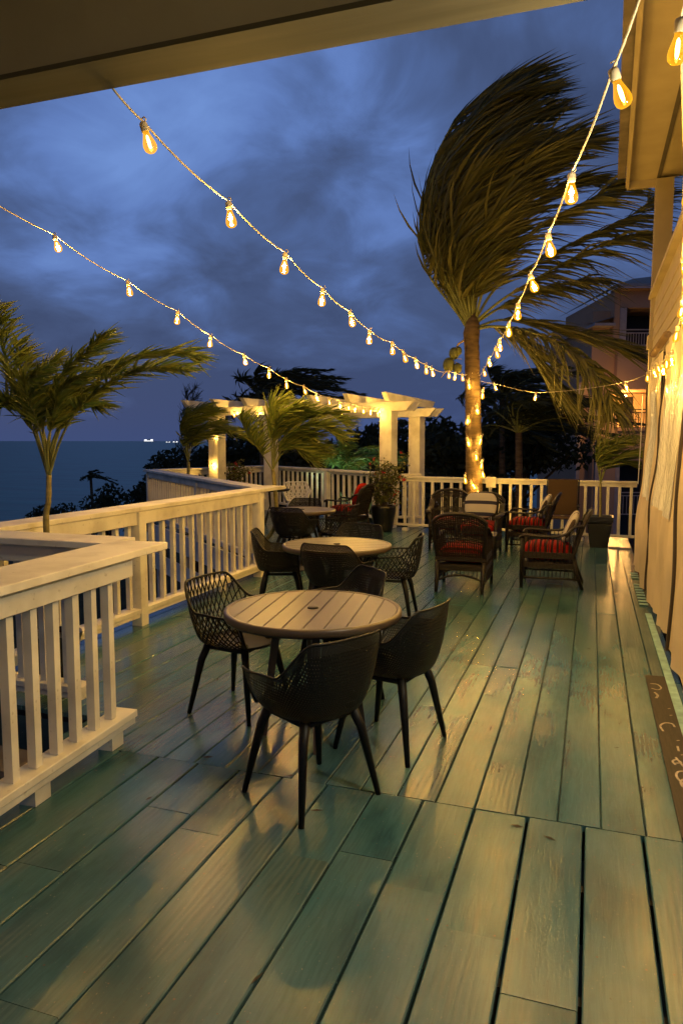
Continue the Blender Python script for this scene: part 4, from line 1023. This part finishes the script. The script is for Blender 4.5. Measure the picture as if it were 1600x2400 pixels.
potted_palm('windblown potted palm in the near left corner, in front of the sea', -3.63, 4.2, .27, [(107, 1215), (112, 1150), (113, 1090)], [
    ([(112, 1095), (85, 1010), (55, 930), (25, 850), (0, 760), (-10, 700)], -.1), ([(112, 1095), (90, 1010), (70, 940), (50, 860), (45, 790)], .2),
    ([(113, 1095), (100, 1000), (110, 920), (150, 850), (200, 810), (240, 770)], -.2), ([(113, 1095), (130, 1010), (165, 930), (230, 870), (310, 825), (400, 812), (450, 822)], .15),
    ([(113, 1095), (140, 1010), (180, 940), (250, 880), (330, 850), (430, 850)], -.3), ([(112, 1095), (105, 1010), (85, 930), (95, 870), (130, 820)], .3),
    ([(112, 1095), (95, 1030), (60, 960), (20, 925), (5, 930)], -.2), ([(113, 1095), (115, 1000), (125, 930), (170, 880), (240, 850)], .3),
    ([(113, 1095), (120, 1020), (150, 960), (190, 920), (215, 930)], .1), ([(112, 1095), (98, 1010), (80, 950), (60, 890), (90, 850)], -.35),
    ([(113, 1095), (125, 1010), (155, 930), (200, 860), (280, 830)], .35), ([(112, 1095), (110, 1020), (125, 960), (140, 900), (190, 860)], -.25)],
    4.2, n=78, L=.225, w=.012, r=.022, wind=.42, droop=.15, start=.36)
potted_palm('thin potted palm in front of the pergola beside the third table', -4.28, 9.05, .26, [(634, 1200), (629, 1100), (626, 1078)], [
    ([(626, 1080), (600, 1040), (570, 1000), (550, 960)], -.2), ([(626, 1078), (622, 1000), (622, 940), (640, 925)], .1), ([(626, 1078), (626, 1010), (650, 960), (700, 940)], -.2),
    ([(626, 1078), (640, 1010), (690, 960), (750, 950), (795, 975)], .25), ([(626, 1078), (640, 1020), (690, 980), (740, 980), (785, 1010)], -.3), ([(626, 1080), (650, 1040), (690, 1010), (740, 1040)], .2),
    ([(626, 1078), (635, 1000), (660, 960), (720, 955)], .3), ([(626, 1080), (650, 1030), (680, 1030), (720, 1060)], -.1), ([(626, 1078), (630, 1000), (640, 960), (680, 930)], -.35), ([(626, 1078), (640, 1030), (670, 1000), (730, 1000)], .0)],
    9.05, n=84, L=.34, w=.015, wind=.6, droop=.06, pot=(.14, .3), r=.03)
potted_palm('small palm at the far left balustrade in front of the left pergola post', -8.42, 14.0, .4, [(433, 1090), (433, 1062)], [
    ([(433, 1065), (425, 1010), (430, 960), (470, 930)], -.2), ([(433, 1065), (440, 1030), (470, 1000), (510, 990), (560, 1005)], .2), ([(433, 1065), (430, 1000), (450, 960), (500, 945)], .3),
    ([(433, 1065), (420, 1020), (415, 980), (425, 945)], -.3), ([(433, 1065), (440, 1020), (470, 980), (530, 985)], -.2), ([(433, 1065), (435, 1010), (455, 985), (500, 970)], 0), ([(433, 1065), (428, 1000), (440, 950), (480, 940)], .1)],
    14.0, n=60, L=.45, w=.022, wind=.8, r=.04)
potted_palm('young palm in a square black planter at the right end of the back balustrade', .15, 12.32, .42, [(1378, 1180), (1378, 1110)], [
    ([(1378, 1110), (1372, 1075), (1366, 1045), (1372, 1020)], -.1), ([(1378, 1110), (1390, 1060), (1410, 1020), (1440, 1005)], .1), ([(1378, 1110), (1395, 1070), (1430, 1045), (1480, 1050)], -.2),
    ([(1378, 1110), (1390, 1075), (1420, 1060), (1460, 1075)], .2), ([(1378, 1110), (1380, 1060), (1395, 1030), (1430, 1015)], -.2), ([(1378, 1110), (1374, 1060), (1380, 1025), (1410, 1010)], .2)],
    12.32, n=36, L=.36, w=.016, wind=.9, pot=(.19, .5), square=True, r=.022)

def leafy(mb, centres, n, size, rd, flat=1.0):
    for i in range(n):
        c, r = rd.choice(centres); d = V((rd.gauss(0, 1), rd.gauss(0, 1), rd.gauss(0, 1))); d.normalize(); p = V(c) + V((d.x * r[0], d.y * r[1], d.z * r[2])) * rd.random() ** .4
        a = V((rd.gauss(0, 1), rd.gauss(0, 1), rd.gauss(0, 1))).normalized(); b = a.cross(V((rd.gauss(0, 1), rd.gauss(0, 1), rd.gauss(0, 1)))).normalized(); s = size * rd.uniform(.6, 1.3)
        mb.add([p - a * s, p + b * s * .5, p + a * s, p - b * s * .5], [(0, 1, 2, 3)])
BOUG = leaf_mat('bougainvillea_leaf', (0.05, 0.075, 0.02), (0.14, 0.13, 0.035))
def bougainvillea(label, x, y, R_, h, stems, seed, pot=True, tall=1.7):
    t = thing('potted_bougainvillea', label, 'potted plant', (x, y, 0)); rd = random.Random(seed)
    mb = MB(); mb.lathe([(0, 0.001), (R_ * .66, 0.001), (R_ * .74, .03), (R_ * .98, h * .72), (R_, h * .93), (R_ * .96, h), (R_ * .86, h), (R_ * .84, h - .05), (0, h - .05)], n=30)
    mb.build('pot', mat('black_glaze_pot', (0.004, 0.004, 0.004), .3, .45), t, smooth=False)
    sm = MB(); lm = MB(); fm = MB()
    for k in range(stems):
        a = rd.uniform(0, 2 * pi); q = [V((rd.uniform(-.1, .1), rd.uniform(-.1, .1), h - .05))]; d = V((cos(a) * .18, sin(a) * .18, 1)); ln = (tall - h) * rd.uniform(.5, 1.05)
        for i in range(6): q.append(q[-1] + d * (ln / 6) + V((rd.uniform(-.06, .06), rd.uniform(-.06, .06), 0))); d += V((rd.uniform(-.12, .2), rd.uniform(-.1, .1), -.09))
        sm.tube(q, [.008 - .001 * i for i in range(7)], 5)
        for p in q[1:]:
            for _ in range(2):
                e = p + V((rd.uniform(-.22, .26), rd.uniform(-.2, .2), rd.uniform(-.06, .14))); sm.tube([p, p.lerp(e, .5) + V((0, 0, .02)), e], .003, 4)
                leafy(lm, [(p.lerp(e, .6), (.10, .10, .07))], 9, .030, rd)
                if rd.random() < .07: leafy(fm, [(e, (.03, .03, .03))], 6, .03, rd)
    leafy(fm, [((.42, -.1, .98), (.03, .03, .03))], 12, .035, rd)
    sm.build('stems', BARK, t); lm.build('leaves', BOUG, t)
    fm.build('flowers', leaf_mat('red_bract', (.35, .02, .02), (.55, .04, .04)), t); return t
bougainvillea('leggy bougainvillea in a glossy black pot in front of the right pergola post', -3.68, 13.12, .235, .49, 17, 4)
bougainvillea('smaller flowering shrub in a pot by the left pergola post', -7.75, 15.0, .2, .5, 12, 8, tall=1.55)

def agave(label, x, y, z, n, ln, seed):
    t = thing('agave', label, 'plant', (x, y, z)); rd = random.Random(seed); mb = MB()
    for k in range(n):
        a = 2 * pi * k / n + rd.uniform(-.2, .2); o = V((cos(a), sin(a), 0)); s = V((-sin(a), cos(a), 0)); vs = []
        for j in range(6):
            g = j / 5; c = o * (ln * .45 * g + .04) + V((0, 0, ln * (g - .12 * g * g))); w = .06 * (1 - g) ** .7 + .002; vs += [c - s * w, c + o * .012, c + s * w]
        mb.add(vs, [(3 * j, 3 * j + 1, 3 * j + 4, 3 * j + 3) for j in range(5)] + [(3 * j + 1, 3 * j + 2, 3 * j + 5, 3 * j + 4) for j in range(5)])
    mb.build('leaves', leaf_mat('agave_leaf', (.10, .17, .07), (.2, .28, .12)), t)
agave('spiky agave beyond the balustrade, seen between balusters right of the white chair', -5.6, 16.4, -.35, 9, .95, 3)
agave('second spiky agave beyond the balustrade, left of the bougainvillea pot', -5.0, 15.9, -.35, 7, 1.0, 5)

# ------------------------------------------------------------------ garden and background trees
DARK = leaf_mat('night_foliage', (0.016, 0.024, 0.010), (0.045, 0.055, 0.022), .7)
def far_palm(label, x, y, zb, zt, R_, nf, seed, m=DARK, L=.5, w=.04, wind=.9, n=40, tr=.11, group='palms beyond the deck'):
    t = thing('garden_palm', label, 'palm tree', (x, y, zb), 0, group); rd = random.Random(seed); hgt = zt - zb
    mb = MB(); mb.tube([(0, 0, 0), (.1, 0, hgt * .5), (0, 0, hgt)], [tr * 1.2, tr, tr * .8], 8); mb.build('trunk', TRUNK, t, smooth=True)
    for k in range(nf):
        a = 2 * pi * k / nf + rd.uniform(-.25, .25); e = rd.uniform(.15, 1.25); o = V((cos(a), sin(a), 0)); pts = []
        for i in range(6):
            g = i / 5; pts.append(V((0, 0, hgt)) + o * (R_ * g * cos(e) * (1 + .15 * g)) + V((0, 0, R_ * (sin(e) * g - .55 * g * g))) + WIND * (R_ * .42 * g * g))
        put_frond(pts, t, m, n=n, L=L * R_ / 2.2, w=w, wind=wind, droop=.3, seed=seed * 50 + k, spread=.75, start=.12, rr=.03, nseg=2)
    return t
def X_at(px, D):   # ground position straight under image column px (y ignored) at camera depth D
    p = at_d(px, 1012, D); return p.x, p.y
x, y = X_at(600, 24); far_palm('dark windblown palm standing behind the pergola', x, y, -5, 3.1, 2.2, 15, 11)
x, y = X_at(655, 26); far_palm('dark windblown palm right behind the pergola, its crown joining its neighbour', x, y, -5, 3.3, 2.0, 15, 12)
x, y = X_at(1190, 18); far_palm('dark palm behind the back balustrade right of the lit trunk', x, y, -5, 1.9, 2.1, 16, 13)
x, y = X_at(1150, 23); far_palm('dim palm farther behind the lit trunk', x, y, -5, 3.0, 2.4, 14, 14)
x, y = X_at(206, 48); far_palm('tiny silhouetted palm above the bushes on the shore', x, y, -6, -.75, 1.1, 12, 15, n=24)
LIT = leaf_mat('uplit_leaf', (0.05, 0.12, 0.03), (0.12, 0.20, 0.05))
x, y = X_at(800, 17.2); UPX, UPY = x, y
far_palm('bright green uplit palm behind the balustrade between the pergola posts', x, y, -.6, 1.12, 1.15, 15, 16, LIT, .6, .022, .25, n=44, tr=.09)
def uplight():
    t = thing('garden_uplight', 'small garden spotlight at the foot of the green lit palm', 'spotlight', (UPX + .1, UPY - .75, -.62))
    mb = MB(); mb.lathe([(0, 0), (.05, 0), (.06, .03), (.06, .12), (.05, .13)], n=14); mb.build('housing', BLACK, t)
    mb = MB(); mb.lathe([(0, .128), (.05, .128)], n=14); mb.build('lens', emit('uplight_lens', (.75, 1, .62), 20), t)
    l = bpy.data.lights.new('uplight_lamp', 'SPOT'); l.energy = 260; l.color = (.75, 1.0, .62); l.spot_size = radians(80); l.spot_blend = .6; l.shadow_soft_size = .05
    o = bpy.data.objects.new('uplight_lamp', l); COL.objects.link(o); o.parent = t; o.location = (0, 0, .16); o.rotation_euler = (radians(158), 0, 0)
uplight()
_tree_meshes = []
for sd in range(4):
    rd = random.Random(60 + sd); lm = MB(); cs = []
    for k in range(9):
        a = rd.uniform(0, 2 * pi); rr = rd.uniform(0, .75); cs.append(((cos(a) * rr, sin(a) * rr, rd.uniform(.35, 1.0)), (rd.uniform(.25, .45),) * 2 + (rd.uniform(.2, .36),)))
    leafy(lm, cs, 2600, .055, rd); tm = MB()
    tm.tube([(0, 0, -1.2), (.02, 0, -.3), (0, 0, .5)], [.07, .06, .04], 7)
    for c, r in cs: tm.tube([(0, 0, rd.uniform(-.2, .3)), V(c)], [.03, .012], 5)
    _tree_meshes.append((lm.mesh('crown', DARK), tm.mesh('trunk', BARK)))
def tree(label, px, D, top, w, k, hscale=None, group='dark broadleaf trees around the deck'):
    x, y = X_at(px, D); lm, tm = _tree_meshes[k % 4]; hs = hscale or w
    t = thing('broadleaf_tree', label, 'tree', (x, y, top - 1.15 * hs), k * 1.3, group); t.scale = (w, w, hs)
    inst(tm, 'trunk', t); inst(lm, 'crown', t); return t
TR = [('round dark tree at the left end of the shore thicket', 60, 46, -3.0, 2.4), ('low dark bush of the shore thicket under the tiny palm', 150, 44, -2.3, 2.2), ('dark tree of the shore thicket right of the tiny palm', 240, 42, -1.7, 2.4),
      ('dark tree of the shore thicket below the ships', 305, 38, -.7, 2.6), ('tall dark tree just left of the pergola palm', 372, 34, .9, 2.4), ('dark tree behind the left end of the pergola', 440, 30, 1.2, 2.8),
      ('dark tree seen under the left bay of the pergola', 545, 28, 1.9, 3.0), ('dark tree seen under the middle of the pergola', 660, 27, 1.6, 3.0), ('dark tree behind the green lit palm', 770, 27, 2.4, 3.0),
      ('dark tree behind the right pergola posts', 850, 28, 2.3, 2.6), ('dark tree between the pergola and the lit trunk', 985, 27, 2.35, 2.6), ('low dark tree left of the lit trunk', 1035, 24, 1.9, 2.4), ('tall dark tree right of the lit trunk', 1150, 26, 3.4, 3.2),
      ('widest dark tree left of the hotel', 1205, 24, 2.7, 2.2), ('low dark shrub behind the back balustrade', 1100, 19, .6, 2.0), ('low dark shrub beyond the pergola railing', 900, 21, .8, 2.2)]
for k, (lb, px, D, top, w) in enumerate(TR): tree(lb, px, D, top, w, k)
def casuarina():
    x, y = X_at(420, 27); top = 3.35
    t = thing('casuarina_tree', 'tall feathery casuarina left of the pergola', 'tree', (x, y, -5)); rd = random.Random(77); mb = MB(); tm = MB(); h = top + 5
    tm.tube([(0, 0, 0), (.1, 0, h * .6), (.25, 0, h)], [.16, .1, .015], 8)
    for k in range(90):
        g = rd.uniform(.35, 1); a = rd.uniform(0, 2 * pi); R_ = 1.25 * (1 - g) + .22; b = V((.25 * g, 0, h * g)); e = b + V((cos(a) * R_ + .15, sin(a) * R_, rd.uniform(.1, .5)))
        tm.tube([b, b.lerp(e, .5) + V((0, 0, .05)), e], [.02, .012, .005], 4)
        for _ in range(26):
            p = b.lerp(e, rd.uniform(.3, 1.05)); q = p + V((rd.uniform(-.1, .3), rd.uniform(-.2, .2), rd.uniform(-.1, .35))); s = V((rd.uniform(-1, 1), rd.uniform(-1, 1), rd.uniform(-1, 1))).normalized() * .012
            mb.add([p - s, p + s, q + s * .4, q - s * .4], [(0, 1, 2, 3)])
    tm.build('trunk', BARK, t); mb.build('crown', DARK, t)
casuarina()

# ------------------------------------------------------------------ hotel on the right
def hotel():
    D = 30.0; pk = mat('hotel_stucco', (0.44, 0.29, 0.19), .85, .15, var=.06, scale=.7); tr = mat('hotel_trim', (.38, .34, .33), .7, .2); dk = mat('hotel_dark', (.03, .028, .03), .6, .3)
    rf = mat('hotel_roof', (.17, .16, .15), .6, .3, var=.1); rl = mat('hotel_iron', (.02, .017, .014), .5, .4)
    o = at_d(1440, 1012, D); t = thing('hotel', 'pinkish hotel block with stacked balconies behind the right end of the deck', 'building', (o.x, o.y, -5), YAW)
    def uv(px, py, d=0): return ((px - 1440) * S / F * D, 5 + H - 0 + (1033 / S - py) * S / F * D)
    def rect(name, m, x0, x1, y0, y1, d0, d1):
        a, zb = uv(x0, y1); b, zt = uv(x1, y0); mb = MB(); mb.box(a, b, d0, d1, zb, zt); return mb.build(name, m, t)
    # lower block (projects) and upper block
    rect('wall', pk, 1325, 1352, 880, 1300, 0, 6); rect('wall', pk, 1352, 1404, 955, 1300, -.5, 6)
    rect('wall', pk, 1352, 1404, 720, 954, .05, 6)
    rect('pilaster', tr, 1356, 1366, 905, 1300, -.62, -.51); rect('pilaster', tr, 1322, 1330, 885, 1300, -.1, .0)
    rect('floor_band', pk, 1404, 1600, 985, 1062, -.5, 6); rect('wall', pk, 1404, 1600, 800, 896, -.3, 6)
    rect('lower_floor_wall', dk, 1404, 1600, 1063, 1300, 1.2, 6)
    rect('column', tr, 1404, 1416, 1063, 1300, -.4, 0)
    rect('wall', pk, 1391, 1404, 680, 799, -.35, 6); rect('column', tr, 1404, 1418, 718, 799, -.45, -.1)
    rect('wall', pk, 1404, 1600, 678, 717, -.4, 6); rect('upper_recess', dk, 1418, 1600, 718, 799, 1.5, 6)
    # lit balcony recess
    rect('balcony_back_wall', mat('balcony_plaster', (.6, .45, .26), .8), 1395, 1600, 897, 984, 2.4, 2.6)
    rect('balcony_slab', pk, 1404, 1600, 983, 990, -.62, 2.4)
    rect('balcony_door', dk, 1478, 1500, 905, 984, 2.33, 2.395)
    def rail(x0, x1, y0, y1, d, m, n):
        r = MB(); a, zb = uv(x0, y1); b, zt = uv(x1, y0)
        for z in (zt, zt - .13, zb): r.box(a, b, d - .02, d + .02, z - .02, z + .02)
        for i in range(n + 1):
            x = a + (b - a) * i / n; r.box(x - .011, x + .011, d - .011, d + .011, zb, zt - .13)
        r.build('balcony_railing', m, t)
    rail(1396, 1600, 942, 983, -.58, rl, 34); rail(1418, 1600, 765, 799, -.38, tr, 30); rail(1404, 1600, 1130, 1180, -.3, tr, 24)
    # roofs
    def hip(name, pts, m):
        mb = MB(); mb.add(pts, [tuple(range(len(pts)))]); mb.build(name, m, t)
    def q(px, py, d): a, z = uv(px, py); return (a, d, z)
    hip('roof', [q(1384, 672, -.9), q(1620, 668, -.9), q(1620, 600, 3), q(1505, 613, 3)], rf)
    hip('roof_side', [q(1384, 672, -.9), q(1505, 613, 3), q(1384, 672, 7)], rf)
    rect('eave_trim', tr, 1384, 1620, 671, 677, -.95, -.8); rect('soffit', pk, 1388, 1620, 677.5, 680, -.79, 0)
    hip('lower_roof', [q(1344, 752, -.6), q(1392, 738, -.6), q(1392, 722, 2), q(1356, 732, 2)], rf); rect('lower_eave', tr, 1344, 1391, 752, 758, -.62, 5)
    wx, wz = uv(1372, 925); mb = MB(); mb.lathe([(0, -.10), (.06, -.08), (.08, .02), (.04, .08), (0, .08)], n=12); wl = mb.build('wall_lamp', emit('hotel_added_lamp_glass', (1, .5, .13), 4), t, loc=(wx, -.95, wz))  # unseen lamp added behind the fronds to warm the hotel column
    l = bpy.data.lights.new('hotel_added_light', 'POINT'); l.energy = 75; l.color = (1, .50, .14); l.shadow_soft_size = .1
    lo = bpy.data.objects.new('hotel_added_light', l); COL.objects.link(lo); lo.parent = wl; lo.location = (0, -.7, -.25)
    # lamp on the balcony ceiling
    ax, az = uv(1452, 902); mb = MB(); mb.lathe([(0, -.06), (.12, -.05), (.14, 0), (0, .0)], n=14); lp = mb.build('balcony_lamp', emit('balcony_lamp_glass', (1, .55, .15), 60), t, loc=(ax, 1.2, az - .05))
    l = bpy.data.lights.new('balcony_light', 'POINT'); l.energy = 160; l.color = (1, .50, .12); l.shadow_soft_size = .1
    lo = bpy.data.objects.new('balcony_light', l); COL.objects.link(lo); lo.parent = lp; lo.location = (0, -.1, -.35)
hotel()

# ------------------------------------------------------------------ ships
def ship(label, px, py, D, Ln, hh, k):
    p = at_d(px, py, D); p.z = -9
    hull = mat('ship_hull', (.6, .6, .6), .5); lit = emit('ship_lights', (.95, .97, 1.0), 1.6)
    t = thing('lit_ship', label, 'ship', tuple(p), YAW, 'ships on the horizon')
    mb = MB(); a = Ln / 2; mb.add([(-a, -8, 4), (a * .9, -8, 4), (a * .85, -8, hh * .35), (-a, -8, hh * .35), (-a, 8, 4), (a * .9, 8, 4), (a * .85, 8, hh * .35), (-a, 8, hh * .35), (a * 1.12, 0, hh * .4), (a, 0, 3)],
        [(0, 1, 2, 3), (7, 6, 5, 4), (3, 2, 6, 7), (0, 3, 7, 4), (1, 9, 8, 2), (5, 6, 8, 9), (2, 8, 6)]); mb.build('hull', hull, t)
    mb = MB(); mb.box(-a * .85, a * .6, -7, 7, hh * .35 + .1, hh * .75); mb.box(-a * .6, a * .2, -6, 6, hh * .76, hh); mb.build('superstructure', hull, t)
    mb = MB()
    for i in range(3): mb.box(-a * .84, a * .58, -7.3, -7.1, hh * (.40 + .12 * i), hh * (.45 + .12 * i))
    mb.box(a * .2, a * .55, -7.3, -7.1, hh * .74, hh * 1.0); mb.box(-a * .8, -a * .4, -7.3, -7.1, hh * .75, hh * .95)
    mb.build('deck_lights', lit, t)
    mb = MB(); mb.lathe([(3, hh), (2.4, hh * 1.25), (0, hh * 1.25)], n=10); mb.build('funnel', hull, t)
ship('brightly lit ship on the sea horizon left of the pergola', 344, 1006, 4500, 78, 20, 0)
ship('small lit vessel on the horizon just left of the casuarina', 388, 1013, 3200, 26, 7, 1)
ship('smallest lit boat on the horizon touching the casuarina', 405, 1014, 3200, 30, 9, 2)
